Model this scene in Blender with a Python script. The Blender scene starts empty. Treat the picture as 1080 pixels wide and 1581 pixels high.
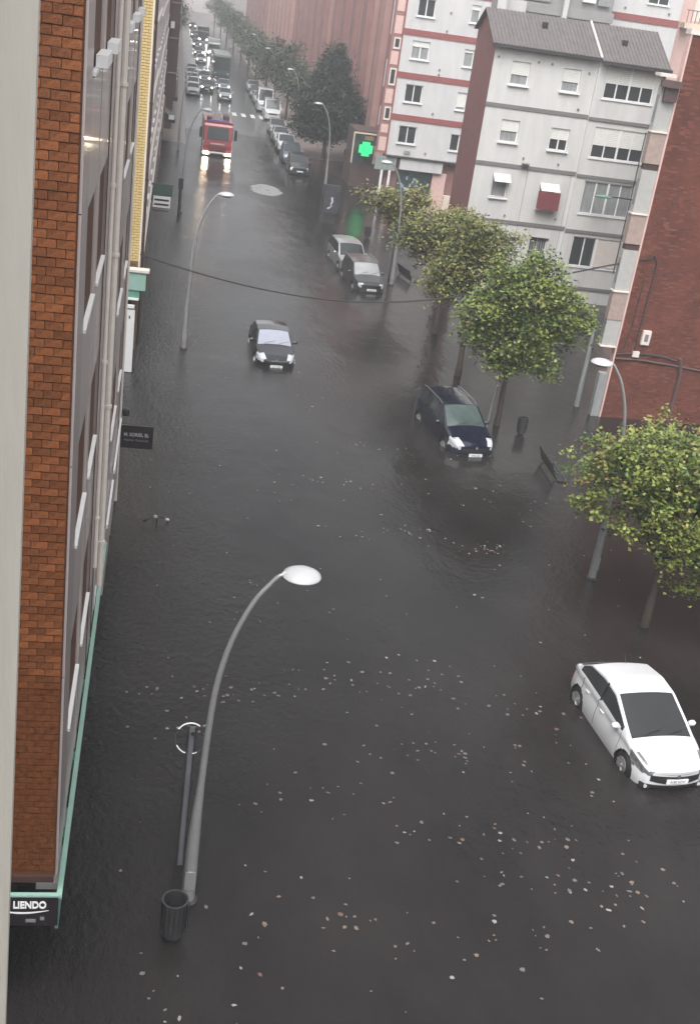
import bpy, bmesh, math, random
import numpy as np
from mathutils import Vector, Matrix
R_ = math.radians
sc = bpy.context.scene
COL = sc.collection
random.seed(7)

# ---------------------------------------------------------------- camera
camd = bpy.data.cameras.new("camera"); cam = bpy.data.objects.new("camera", camd)
COL.objects.link(cam); sc.camera = cam
camd.sensor_fit = 'VERTICAL'; camd.sensor_height = 24.0; camd.sensor_width = 24.0
camd.lens = 24.0*1758.35/1581.0
camd.clip_start = 0.05; camd.clip_end = 2000
cam.matrix_world = Matrix(((0.9820733, -0.0653311, -0.1768157, 0.0),
                           (-0.1319486, 0.4316241, -0.8923509, 0.0),
                           (0.1346162, 0.8996847, 0.4152662, 15.0),
                           (0, 0, 0, 1)))
# ---------------------------------------------------------------- world (grey rainy sky) and soft sun
SUN_EL, SUN_AZ = R_(58), R_(200)
wd = bpy.data.worlds.new("World"); sc.world = wd; wd.use_nodes = True
nt = wd.node_tree; nt.nodes.clear()
out = nt.nodes.new('ShaderNodeOutputWorld'); bg = nt.nodes.new('ShaderNodeBackground')
sky = nt.nodes.new('ShaderNodeTexSky'); sky.sky_type = 'NISHITA'; sky.sun_disc = False
sky.sun_elevation = SUN_EL; sky.sun_rotation = SUN_AZ; sky.dust_density = 6.0; sky.air_density = 1.0
hsv = nt.nodes.new('ShaderNodeHueSaturation'); hsv.inputs['Saturation'].default_value = 0.12
nt.links.new(sky.outputs[0], hsv.inputs['Color']); nt.links.new(hsv.outputs[0], bg.inputs['Color'])
bg.inputs['Strength'].default_value = 0.15
nt.links.new(bg.outputs[0], out.inputs['Surface'])
sund = bpy.data.lights.new("sun", 'SUN'); sund.energy = 0.6; sund.angle = R_(60); sund.color = (1.0, 0.98, 0.95)
sun = bpy.data.objects.new("sun", sund); COL.objects.link(sun)
# light arrives from behind the camera, high up
d = Vector((math.sin(SUN_AZ)*math.cos(SUN_EL), math.cos(SUN_AZ)*math.cos(SUN_EL), math.sin(SUN_EL)))
sun.rotation_euler = d.to_track_quat('Z', 'Y').to_euler()
vs = sc.view_settings; vs.view_transform = 'Standard'; vs.look = 'None'; vs.gamma = 1.0; vs.use_curve_mapping = False
vs.exposure = 0.98
sc.cycles.volume_step_rate = 4.0
sc.cycles.max_bounces = 6

# ---------------------------------------------------------------- materials
MATS = {}
def mat(name, col, rough=.6, metal=0.0, var=.12, scale=4.0, bump=0.0, bscale=None, coat=0.0, rnd=0.0, spec=.5, ior=None, stretch=None):
    if name in MATS: return MATS[name]
    m = bpy.data.materials.new(name); m.use_nodes = True
    n = m.node_tree.nodes; l = m.node_tree.links; b = n['Principled BSDF']
    b.inputs['Roughness'].default_value = rough; b.inputs['Metallic'].default_value = metal
    b.inputs['Coat Weight'].default_value = coat; b.inputs['Coat Roughness'].default_value = .05
    b.inputs['Specular IOR Level'].default_value = spec
    if ior: b.inputs['IOR'].default_value = ior
    tc = n.new('ShaderNodeTexCoord'); src = tc.outputs['Object']
    if stretch:
        mp = n.new('ShaderNodeMapping'); mp.inputs['Scale'].default_value = stretch
        l.new(src, mp.inputs['Vector']); src = mp.outputs[0]
    nz = n.new('ShaderNodeTexNoise'); nz.inputs['Scale'].default_value = scale; nz.inputs['Detail'].default_value = 6
    nz.inputs['Roughness'].default_value = .65
    l.new(src, nz.inputs['Vector'])
    mr = n.new('ShaderNodeMapRange'); mr.inputs[1].default_value = .25; mr.inputs[2].default_value = .75
    mr.inputs[3].default_value = 1-var; mr.inputs[4].default_value = 1+var
    l.new(nz.outputs['Fac'], mr.inputs[0])
    val = mr.outputs[0]
    if rnd:
        oi = n.new('ShaderNodeObjectInfo'); m2 = n.new('ShaderNodeMapRange')
        m2.inputs[3].default_value = 1-rnd; m2.inputs[4].default_value = 1+rnd
        l.new(oi.outputs['Random'], m2.inputs[0])
        mu = n.new('ShaderNodeMath'); mu.operation = 'MULTIPLY'
        l.new(val, mu.inputs[0]); l.new(m2.outputs[0], mu.inputs[1]); val = mu.outputs[0]
    mx = n.new('ShaderNodeVectorMath'); mx.operation = 'SCALE'
    mx.inputs[0].default_value = col[:3]; l.new(val, mx.inputs['Scale'])
    l.new(mx.outputs[0], b.inputs['Base Color'])
    if bump:
        n2 = n.new('ShaderNodeTexNoise'); n2.inputs['Scale'].default_value = bscale or scale*6; n2.inputs['Detail'].default_value = 4
        l.new(src, n2.inputs['Vector'])
        bp = n.new('ShaderNodeBump'); bp.inputs['Strength'].default_value = bump; bp.inputs['Distance'].default_value = .02
        l.new(n2.outputs['Fac'], bp.inputs['Height']); l.new(bp.outputs[0], b.inputs['Normal'])
    MATS[name] = m; return m
def emis(name, col, s):
    m = bpy.data.materials.new(name); m.use_nodes = True
    b = m.node_tree.nodes['Principled BSDF']
    b.inputs['Base Color'].default_value = (*[min(1, c*.6+.05) for c in col], 1); b.inputs['Roughness'].default_value = .3
    b.inputs['Emission Color'].default_value = (*col, 1); b.inputs['Emission Strength'].default_value = s
    return m

def water_mat():
    m = bpy.data.materials.new('flood_water'); m.use_nodes = True
    n = m.node_tree.nodes; l = m.node_tree.links; b = n['Principled BSDF']
    b.inputs['Roughness'].default_value = .13; b.inputs['IOR'].default_value = 1.33
    geo = n.new('ShaderNodeNewGeometry')
    def noise(scale, detail, st=(1, 1, 1), rough=.55):
        mp = n.new('ShaderNodeMapping'); mp.inputs['Scale'].default_value = st
        l.new(geo.outputs['Position'], mp.inputs['Vector'])
        z = n.new('ShaderNodeTexNoise'); z.inputs['Scale'].default_value = scale; z.inputs['Detail'].default_value = detail
        z.inputs['Roughness'].default_value = rough
        l.new(mp.outputs[0], z.inputs['Vector']); return z.outputs['Fac']
    # murky silt colour, clouded
    cr = n.new('ShaderNodeValToRGB'); e = cr.color_ramp.elements
    e[0].position = .3; e[0].color = (.012, .0105, .0110, 1); e[1].position = .72; e[1].color = (.026, .023, .022, 1)
    l.new(noise(.35, 7, (1, .6, 1), .7), cr.inputs[0]); l.new(cr.outputs[0], b.inputs['Base Color'])
    # ripples: long wind swell, small chop, and rain pocks; stronger in patches and along the left shops
    a1 = noise(1.1, 3, (1, .6, 1)); a2 = noise(6.5, 5, (1, .7, 1), .62)
    vo = n.new('ShaderNodeTexVoronoi'); vo.inputs['Scale'].default_value = 4.2; l.new(geo.outputs['Position'], vo.inputs['Vector'])
    sn = n.new('ShaderNodeMath'); sn.operation = 'MULTIPLY'; sn.inputs[1].default_value = 42; l.new(vo.outputs['Distance'], sn.inputs[0])
    si = n.new('ShaderNodeMath'); si.operation = 'SINE'; l.new(sn.outputs[0], si.inputs[0])
    fall = n.new('ShaderNodeMapRange'); fall.inputs[1].default_value = .04; fall.inputs[2].default_value = .3
    fall.inputs[3].default_value = 1; fall.inputs[4].default_value = 0; l.new(vo.outputs['Distance'], fall.inputs[0])
    rr = n.new('ShaderNodeMath'); rr.operation = 'MULTIPLY'; l.new(si.outputs[0], rr.inputs[0]); l.new(fall.outputs[0], rr.inputs[1])
    patch = n.new('ShaderNodeMapRange'); patch.inputs[1].default_value = .42; patch.inputs[2].default_value = .66
    patch.inputs[3].default_value = .35; patch.inputs[4].default_value = 1.5; l.new(noise(.13, 3), patch.inputs[0])
    sx = n.new('ShaderNodeSeparateXYZ'); l.new(geo.outputs['Position'], sx.inputs[0])
    lx = n.new('ShaderNodeMapRange'); lx.inputs[1].default_value = .2; lx.inputs[2].default_value = 4.0
    lx.inputs[3].default_value = 1.6; lx.inputs[4].default_value = 0; l.new(sx.outputs['X'], lx.inputs[0])
    ad = n.new('ShaderNodeMath'); ad.operation = 'ADD'; l.new(patch.outputs[0], ad.inputs[0]); l.new(lx.outputs[0], ad.inputs[1])
    def mul(s, k):
        q = n.new('ShaderNodeMath'); q.operation = 'MULTIPLY'; l.new(s, q.inputs[0])
        if isinstance(k, (int, float)): q.inputs[1].default_value = k
        else: l.new(k, q.inputs[1])
        return q.outputs[0]
    def add(s, t):
        q = n.new('ShaderNodeMath'); q.operation = 'ADD'; l.new(s, q.inputs[0]); l.new(t, q.inputs[1]); return q.outputs[0]
    h = add(mul(a1, .03), mul(mul(a2, .014), ad.outputs[0])); h = add(h, mul(rr.outputs[0], .0012))
    bp = n.new('ShaderNodeBump'); bp.inputs['Strength'].default_value = 1.0; bp.inputs['Distance'].default_value = 1.0
    l.new(h, bp.inputs['Height']); l.new(bp.outputs[0], b.inputs['Normal'])
    return m

m_water = water_mat()
m_asph = mat('wet_asphalt', (.075, .075, .078), .18, var=.25, scale=1.3, bump=.5, bscale=7)
m_pave = mat('wet_paving', (.22, .185, .175), .35, var=.2, scale=2.0, bump=.2, bscale=14)
m_kerb = mat('kerb_stone', (.3, .29, .28), .5, var=.2, scale=5)
m_line = mat('road_paint', (.72, .72, .7), .4, var=.2, scale=5)
m_tile = mat('glazed_brick', (.14, .049, .019), .42, var=.55, scale=14, bump=.4, bscale=40, rnd=.3, spec=.3)
m_mort = mat('dark_mortar', (.085, .032, .013), .8)
m_stone = mat('polished_stone', (.36, .305, .295), .3, var=.12, scale=2.5, coat=.3, stretch=(1, 1, .25))
m_stone2 = mat('polished_stone_light', (.44, .385, .365), .32, var=.1, scale=2.5, coat=.25, stretch=(1, 1, .25))
m_trim = mat('cream_trim', (.66, .6, .55), .45, var=.08)
m_white = mat('white_paint', (.8, .8, .8), .45, var=.05)
m_brown = mat('brown_frame', (.06, .033, .028), .45, var=.2)
m_dark = mat('dark_recess', (.02, .02, .022), .6)
m_green = mat('green_enamel', (.13, .30, .235), .4, var=.12)
m_green2 = mat('teal_enamel', (.27, .43, .37), .4, var=.1)
m_wall = mat('plaster_white', (.575, .57, .552), .7, var=.13, scale=1.1, bump=.15, bscale=20, stretch=(1.3, 1.3, .3))
m_wallfar = mat('render_white', (.54, .53, .53), .75, var=.12, scale=1.1, stretch=(1.3, 1.3, .3))
m_jamb = mat('old_white_paint', (.55, .52, .465), .55, var=.16, scale=9, bump=.3, bscale=30, stretch=(1, 1, .12))
m_redband = mat('maroon_band', (.25, .07, .065), .65, var=.15)
m_greyband = mat('grey_band', (.17, .16, .16), .7, var=.15)
m_purple = mat('maroon_brick_gable', (.20, .085, .08), .75, var=.2, scale=3, bump=.3, bscale=25)
m_roof = mat('slate_roof', (.115, .10, .10), .6, var=.25, scale=2.5)
m_redbrick = mat('red_brick', (.135, .044, .032), .8, var=.4, scale=.6, bump=.3, bscale=12, spec=.15)
m_pinkbrick = mat('rose_brick', (.37, .215, .195), .8, var=.15, scale=.6)
m_pinkbrick2 = mat('dull_rose_brick', (.26, .135, .125), .8, var=.15, scale=.6)
m_pinktile = mat('pink_panel', (.62, .42, .38), .6, var=.1)
m_glass = mat('dark_glass', (.035, .04, .042), .08, var=.2, scale=1.5)
m_curt = mat('curtained_glass', (.27, .28, .28), .12, var=.35, scale=2, stretch=(6, 1, .6))
m_blind = mat('roller_blind', (.74, .74, .7), .6, var=.05, scale=3)
m_ywall = mat('yellow_brick', (.58, .43, .19), .6, var=.15, scale=5)
m_ymort = mat('yellow_mortar', (.16, .12, .06), .8)
m_cream = mat('cream_render', (.66, .58, .47), .7, var=.1)
m_lilac = mat('pale_lilac_render', (.60, .54, .54), .7, var=.08)
m_dkbrown = mat('dark_brown_cladding', (.085, .05, .048), .7, var=.2)
m_metal = mat('galvanised_steel', (.42, .42, .43), .35, metal=.55, var=.1)
m_disc = mat('lamp_shell_white', (.46, .46, .47), .35, var=.04)
m_black = mat('black_plastic', (.02, .02, .021), .45, var=.2)
m_iron = mat('dark_cast_iron', (.035, .035, .038), .5, var=.3, scale=12)
m_bark = mat('wet_bark', (.065, .05, .04), .7, var=.4, scale=10, bump=.5, bscale=30)
m_tyre = mat('tyre_rubber', (.018, .018, .018), .7)
m_rim = mat('alloy_wheel', (.45, .45, .46), .3, metal=.8)
m_chrome = mat('chrome', (.7, .7, .72), .15, metal=.9)
m_lens = mat('headlight_lens', (.5, .52, .54), .12, var=.2, scale=14)
m_red = mat('tail_light_red', (.35, .02, .02), .25)
m_plate = mat('number_plate_white', (.75, .76, .78), .4)
m_lens_dark = mat('headlight_lens_smoked', (.16, .165, .17), .12, var=.8, scale=18)
m_cable = mat('cable_rubber', (.015, .015, .015), .6)
e_head = emis('lit_headlight', (1.0, .80, .52), 60)
e_headw = emis('lit_headlight_white', (1.0, .95, .88), 70)
e_green = emis('pharmacy_green', (.0, 1.0, .28), .42)
e_green2 = emis('pharmacy_green_dim', (.0, .62, .2), .8)

# ---------------------------------------------------------------- mesh helpers
def mp_id(u, v, w): return (u, v, w)
class MB:
    def __init__(s, f=None): s.v = []; s.f = []; s.m = []; s.map = f or mp_id
    def pt(s, *p): s.v.append(s.map(*p)); return len(s.v)-1
    def face(s, ids, mi=0): s.f.append(tuple(ids)); s.m.append(mi)
    def quad(s, a, b, c, d, mi=0): s.face([s.pt(*a), s.pt(*b), s.pt(*c), s.pt(*d)], mi)
    def box(s, x0, x1, y0, y1, z0, z1, mi=0):
        i = [s.pt(x, y, z) for z in (z0, z1) for y in (y0, y1) for x in (x0, x1)]
        for f in ((0, 2, 3, 1), (4, 5, 7, 6), (0, 1, 5, 4), (2, 6, 7, 3), (0, 4, 6, 2), (1, 3, 7, 5)): s.face([i[k] for k in f], mi)
        return s
    def prism(s, pts, z0, z1, mi=0):
        n = len(pts); a = [s.pt(x, y, z0) for x, y in pts]; b = [s.pt(x, y, z1) for x, y in pts]
        s.face(a[::-1], mi); s.face(b, mi)
        for k in range(n): s.face([a[k], a[(k+1) % n], b[(k+1) % n], b[k]], mi)
        return s
    def tube(s, pts, rs, n=10, mi=0, caps=True):
        pts = [Vector(p) for p in pts]
        if isinstance(rs, (int, float)): rs = [rs]*len(pts)
        rings = []
        up = None
        for k, p in enumerate(pts):
            t = (pts[min(k+1, len(pts)-1)]-pts[max(k-1, 0)])
            if t.length < 1e-9: t = Vector((0, 0, 1))
            t.normalize()
            if up is None: up = Vector((1, 0, 0)) if abs(t.x) < .9 else Vector((0, 1, 0))
            a = (up-t*up.dot(t)).normalized(); up = a; b = t.cross(a)
            rings.append([s.pt(*(p+(a*math.cos(2*math.pi*j/n)+b*math.sin(2*math.pi*j/n))*rs[k])) for j in range(n)])
        for k in range(len(rings)-1):
            for j in range(n): s.face([rings[k][j], rings[k][(j+1) % n], rings[k+1][(j+1) % n], rings[k+1][j]], mi)
        if caps: s.face(rings[0][::-1], mi); s.face(rings[-1], mi)
        return s
    def lathe(s, prof, c=(0, 0, 0), axis='Z', n=20, mi=0, sx=1, sy=1):
        # prof: list of (radius, height)
        rings = []
        for r, h in prof:
            ring = []
            for j in range(n):
                a = 2*math.pi*j/n; x, y = r*math.cos(a)*sx, r*math.sin(a)*sy
                p = (x, y, h) if axis == 'Z' else ((x, h, y) if axis == 'Y' else (h, x, y))
                ring.append(s.pt(c[0]+p[0], c[1]+p[1], c[2]+p[2]))
            rings.append(ring)
        for k in range(len(rings)-1):
            for j in range(n): s.face([rings[k][j], rings[k][(j+1) % n], rings[k+1][(j+1) % n], rings[k+1][j]], mi)
        s.face(rings[0][::-1], mi); s.face(rings[-1], mi)
        return s
    def build(s, name, mats, parent=None, smooth=False, bevel=0, loc=None, fix=True):
        me = bpy.data.meshes.new(name); me.from_pydata(s.v, [], s.f)
        if not isinstance(mats, (list, tuple)): mats = [mats]
        for m in mats: me.materials.append(m)
        if any(s.m): me.polygons.foreach_set('material_index', s.m)
        if fix and len(s.f) < 60000:
            bm = bmesh.new(); bm.from_mesh(me); bmesh.ops.recalc_face_normals(bm, faces=bm.faces); bm.to_mesh(me); bm.free()
        if smooth:
            me.polygons.foreach_set('use_smooth', [True]*len(me.polygons))
            if smooth != 'all': me.set_sharp_from_angle(angle=R_(38))
        me.update()
        o = bpy.data.objects.new(name, me); COL.objects.link(o)
        if parent: o.parent = parent
        if loc: o.location = loc
        if bevel:
            b = o.modifiers.new('bevel', 'BEVEL'); b.width = bevel; b.segments = 2; b.limit_method = 'ANGLE'
        return o
def tag(o, label=None, cat=None, group=None, kind=None):
    if label: o['label'] = label
    if cat: o['category'] = cat
    if group: o['group'] = group
    if kind: o['kind'] = kind
    return o
def empty(name, loc=(0, 0, 0), rz=0, label=None, cat=None, group=None):
    o = bpy.data.objects.new(name, None); COL.objects.link(o); o.location = loc; o.rotation_euler = (0, 0, rz)
    o.empty_display_size = .2
    return tag(o, label, cat, group)
def inst(src, name, parent, loc, rz=0, scale=None):
    o = bpy.data.objects.new(name, src.data); COL.objects.link(o); o.parent = parent; o.location = loc; o.rotation_euler = (0, 0, rz)
    if scale: o.scale = scale
    return o
def copy_tree(o, parent=None):
    c = o.copy(); COL.objects.link(c); c.parent = parent
    for ch in o.children: copy_tree(ch, c)
    return c
def text_mesh(name, body, size, m, parent=None, mtx=None, extrude=.004, align='LEFT', sx=1.0, bold=0.0):
    cu = bpy.data.curves.new(name, 'FONT'); cu.body = body; cu.size = size; cu.extrude = extrude; cu.align_x = align
    cu.offset = bold
    t = bpy.data.objects.new(name+'_tmp', cu); COL.objects.link(t)
    dg = bpy.context.evaluated_depsgraph_get(); me = bpy.data.meshes.new_from_object(t.evaluated_get(dg))
    bpy.data.objects.remove(t)
    me.name = name; me.materials.clear(); me.materials.append(m)
    me.transform(Matrix.Diagonal((sx, 1, 1, 1)))
    if mtx: me.transform(mtx)
    o = bpy.data.objects.new(name, me); COL.objects.link(o)
    if parent: o.parent = parent
    return o
def face_front(y): return lambda u, v, w: (u, y-w, v)      # wall facing the camera side (-Y)
def face_right(x): return lambda u, v, w: (x+w, u, v)      # left-hand facade, facing the street (+X)
def face_left(x): return lambda u, v, w: (x-w, u, v)       # right-hand facade, facing the street (-X)
def wall_holes(mb, u0, u1, v0, v1, holes, depth=.16, w=0.0, mi=0):
    us = sorted({u0, u1, *[h[0] for h in holes], *[h[1] for h in holes]}); vv = sorted({v0, v1, *[h[2] for h in holes], *[h[3] for h in holes]})
    us = [u for u in us if u0 <= u <= u1]; vv = [v for v in vv if v0 <= v <= v1]
    for i in range(len(us)-1):
        for j in range(len(vv)-1):
            cu, cv = (us[i]+us[i+1])/2, (vv[j]+vv[j+1])/2
            if any(h[0] < cu < h[1] and h[2] < cv < h[3] for h in holes): continue
            mb.quad((us[i], vv[j], w), (us[i+1], vv[j], w), (us[i+1], vv[j+1], w), (us[i], vv[j+1], w), mi)
    for a, b, c, d_ in holes:
        for p, q in (((a, c), (b, c)), ((b, c), (b, d_)), ((b, d_), (a, d_)), ((a, d_), (a, c))):
            mb.quad((*p, w), (*q, w), (*q, w-depth), (*p, w-depth), mi)
    return mb
def window(parent, mp, u0, u1, v0, v1, panes=2, blind=0.0, frame=m_white, glass=m_glass, depth=.12, sill=.1, fw=.06, sillm=None, sub=True, blindm=None):
    """window frame set in an opening; panes, blind and sill are its sub-parts. blind = share of the height covered from the top"""
    f = MB(mp); d0, d1 = -depth-.03, -depth+.03
    f.box(u0, u1, v0, v0+fw, d0, d1); f.box(u0, u1, v1-fw, v1, d0, d1)
    f.box(u0, u0+fw, v0+fw, v1-fw, d0, d1); f.box(u1-fw, u1, v0+fw, v1-fw, d0, d1)
    step = (u1-u0)/panes
    for k in range(1, panes): f.box(u0+k*step-fw*.6, u0+k*step+fw*.6, v0+fw, v1-fw, d0, d1)
    wo = f.build('window', frame, parent)
    if sub:
        for k in range(panes):
            a = u0+k*step+(fw if k == 0 else fw*.6); b = u0+(k+1)*step-(fw if k == panes-1 else fw*.6)
            MB(mp).box(a, b, v0+fw, v1-fw, -depth-.012, -depth-.004).build('pane', glass, wo)
        if blind:
            h = (v1-v0-2*fw)*blind; bb = MB(mp); nsl = max(2, int(h/.09)); dz = h/nsl
            for k in range(nsl): bb.box(u0+.02, u1-.02, v1-.02-(k+1)*dz+.008, v1-.02-k*dz, -depth+.032, -depth+.05)
            bb.build('blind', blindm or m_blind, wo)
    else:
        MB(mp).box(u0+fw, u1-fw, v0+fw, v1-fw, -depth-.012, -depth-.004).build('pane', glass, wo)
    if sill: MB(mp).box(u0-.08, u1+.08, v0-.07, v0, -depth+.03, sill).build('sill', sillm or m_white, wo)
    return wo
HAZE = 0.0018
# ================================================================ SETTING: ground, water
g = MB(); ys = [-30, 60, 95, 112, 124, 130, 600]; zs = [-.45, -.4, -.28, -.1, .012, .02, .06]
for k in range(len(ys)-1): g.quad((-160, ys[k], zs[k]), (160, ys[k], zs[k]), (160, ys[k+1], zs[k+1]), (-160, ys[k+1], zs[k+1]))
tag(g.build('road', m_asph), kind='structure')
def walk(x0, x1, y0, name='pavement'):
    g = MB(); yy = [y0, 95, 112, 124, 130, 560]; zz = [-.3, -.16, .02, .14, .15, .19]
    for k in range(len(yy)-1):
        a, b = yy[k], yy[k+1]
        if b <= y0: continue
        g.quad((x0, a, zz[k]), (x1, a, zz[k]), (x1, b, zz[k+1]), (x0, b, zz[k+1]))
    o = tag(g.build(name, m_pave), kind='structure')
    kx = x1 if x1 < 8 else x0
    kb = MB(); s_ = .075
    for k in range(len(yy)-1):
        a, b = yy[k], yy[k+1]; z0, z1 = zz[k]+.004, zz[k+1]+.004
        i = [kb.pt(*p) for p in ((kx-s_, a, z0-.3), (kx+s_, a, z0-.3), (kx+s_, a, z0), (kx-s_, a, z0), (kx-s_, b, z1-.3), (kx+s_, b, z1-.3), (kx+s_, b, z1), (kx-s_, b, z1))]
        for f in ((0, 1, 2, 3), (4, 7, 6, 5), (0, 4, 5, 1), (1, 5, 6, 2), (2, 6, 7, 3), (3, 7, 4, 0)): kb.face([i[q] for q in f])
    kb.build('kerb', m_kerb, o)
walk(-30, 1.35, -25); walk(12.7, 60, -25)
# water sheet
w = MB(); w.quad((-60, -28, 0), (60, -28, 0), (60, 121, 0), (-60, 121, 0))
tag(w.build('flood_water', m_water), kind='structure')
# zebra crossing: painted bars
zc = tag(empty('zebra_crossing', (0, 138, .03)), kind='structure')
zb = MB().box(-.25, .25, -1.6, 1.6, 0, .004)
z0 = zb.build('stripe', m_line, zc, loc=(7.1, 0, 0))
for k in range(1, 4): inst(z0, 'stripe', zc, (7.1+k*1.05, 0, 0))
# foam boiling up over a drain
fm = MB(); random.seed(3)
m_foam = mat('dirty_foam', (.27, .275, .28), .5, var=.3, scale=3)
for k in range(420):
    a = random.random()*6.283; r = math.sqrt(random.random()); x, y = math.cos(a)*r*1.1, math.sin(a)*r*2.3
    rr = .05+.12*random.random(); fm.lathe([(rr*1.6, 0), (rr*1.2, .008), (rr*.4, .012)], (7.55+x, 90+y, .002), n=6)
tag(fm.build('foam_patch', m_foam, smooth='all', fix=False), 'pale oval patch of foam welling up in the flooded road before the fire engine', 'foam', kind='stuff')

# ================================================================ LEFT SIDE
# own window jamb, close to the camera
j = empty('window_surround', (0, .9, 13), label='white painted window surround filling the left edge close to the camera', cat='window surround')
jb = MB()
def jx(z): return -.1109+(.0142)*(z-13.95)/1.01
a = [jb.pt(*p) for p in ((-2.4, 0, -1.0), (jx(12.0), 0, -1.0), (jx(17.5), 0, 4.5), (-2.4, 0, 4.5), (-2.4, .012, -1.0), (jx(12.0), .012, -1.0), (jx(17.5), .012, 4.5), (-2.4, .012, 4.5))]
for f in ((0, 1, 2, 3), (4, 7, 6, 5), (0, 4, 5, 1), (1, 5, 6, 2), (2, 6, 7, 3), (3, 7, 4, 0)): jb.face([a[q] for q in f])
jb.build('jamb', m_jamb, j)
ob = empty('apartment_building', (-6, -8, 0), label='pale building the view is taken from, behind the window surround', cat='building')
MB().box(-6, 5.3, -8, 7.6, -.45, 19).build('wall', m_wall, ob)

# --- tiled building with polished stone facade
TB = empty('apartment_building', (-.92, 12.8, 0), label='brown glazed brick building with polished grey stone facade over a green shopfront, left foreground', cat='building')
LV = [4.75, 7.75, 10.75, 13.75, 16.75]
def loc_fr(u, v, w): return (u+.92, -w, v)            # local: front (facing camera) face
def loc_rt(u, v, w): return (w, u-12.8, v)            # local: street facade, u = world Y
c = MB(); c.box(-14, -.002, .004, 19.2, 3.02, 19.0); c.build('wall', m_mort, TB)
# bricks on the camera-facing wall
bw, bh = .205, .098
rows = int((18.2-3.12)/.103)
proto = MB().box(-bw/2+.004, bw/2-.004, -.02, .012, -bh/2+.002, bh/2-.002).build('brick', m_tile, TB, bevel=0)
proto.location = (-.13, 0, 15.9)
rest = MB(); cnt = 1; random.seed(5)
half = MB().box(-bw/4+.004, bw/4-.004, -.02, .012, -bh/2+.002, bh/2-.002).build('brick', m_tile, TB); half.location = (-.07, 0, 15.776)
br = []
for r in range(rows):
    z = 3.18+r*.103; off = 0 if r % 2 else bw/2
    x = -.012
    if r % 2: br.append((x-bw/4, z, 1)); x -= bw/2
    for k in range(6):
        br.append((x-bw/2, z, 0)); x -= bw
vis = [b for b in br if b[0] > -.66 and b[1] < 14.75]
vis.sort(key=lambda b: -b[1])
near = set(vis[:290])
for b in br:
    dz = random.uniform(-.004, .004); dy = random.uniform(-.006, .003)
    if b in near:
        o = inst(half if b[2] else proto, 'brick', TB, (b[0], dy, b[1]+dz))
    else:
        hw = (bw/4 if b[2] else bw/2)-.006
        rest.box(b[0]-hw, b[0]+hw, -.012+dy, .02, b[1]-bh/2+.005+dz, b[1]+bh/2-.005+dz)
bpy.data.objects.remove(proto); bpy.data.objects.remove(half)
tag(rest.build('brickwork', m_tile, TB), kind='stuff')
# street facade
WST = [(14.0, 15.6), (16.3, 17.9), (21.4, 23.4), (25.2, 27.4), (28.6, 30.2)]
holes = [(a, b, z, z+1.45) for a, b in WST for z in LV if z < 16]
fac = MB(loc_rt)
wall_holes(fac, 12.83, 32.0, 2.95, 18.9, holes, depth=.22, w=.001)
fac.build('facade', m_stone, TB)
# stone panels standing proud between the window columns
for a, b, mm in ((12.84, 13.86, m_stone), (15.78, 16.14, m_stone2), (18.1, 19.3, m_stone), (19.35, 20.5, m_stone2), (23.6, 25.0, m_stone), (27.6, 28.4, m_stone2), (30.4, 31.9, m_stone)):
    for i, z in enumerate([3.0]+[q+1.62 for q in LV[:-1]]):
        zt = [q+1.62 for q in LV][i]
        MB(loc_rt).box(a, b, z+.008, min(zt, 18.8)-.008, .003, .035).build('stone_panel', mm, TB)
for a, b in WST:                                   # spandrels under windows
    for k, z in enumerate(LV[:-1]):
        lo = 3.0 if k == 0 else LV[k-1]+1.45
        MB(loc_rt).box(a-.1, b+.1, lo+.02, z-.09, .003, .028).build('stone_panel', m_stone2, TB)
for a, b in WST:
    for z in LV[:-1]:
        wd_ = window(TB, loc_rt, a, b, z, z+1.45, 2, blind=random.choice([0, .3, .6]), frame=m_brown, depth=.2, sill=0, blindm=m_brown)
        s = MB(loc_rt).box(a-.06, b+.06, z-.05, z-.005, -.2, .06).build('sill', m_white, wd_)
        if z > 13: MB(loc_rt).box(a+.5, b-.1, z+.0, z+.14, .02, .16).build('flower_trough', m_white, wd_)
# brown vertical inlays, rain pipes, corner trims
for u in (18.0, 19.32, 24.0, 30.3): MB(loc_rt).box(u, u+.05, 3.0, 18.8, .036, .05).build('inlay', m_brown, TB)
def pipe(par, u, z0, z1, r=.05, m=m_trim, mp=loc_rt, w=.1):
    p = MB(); p.tube([mp(u, z0, w), mp(u, z1, w)], r, 8)
    for z in np.arange(z0+1, z1, 2.9): p.tube([mp(u, z-.03, w), mp(u, z+.03, w)], r*1.35, 8)
    return p.build('rain_pipe', m, par, smooth=True)
pipe(TB, 18.6, 4.9, 18.8, .035); pipe(TB, 20.8, 3.3, 18.8, .06)
MB(loc_rt).box(31.9, 32.02, .0, 18.9, -.1, .07).build('corner_trim', m_trim, TB)
MB(loc_fr).box(-1.9, -.93, 2.93, 3.04, -.02, .03).build('corner_trim', m_brown, TB)
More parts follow.
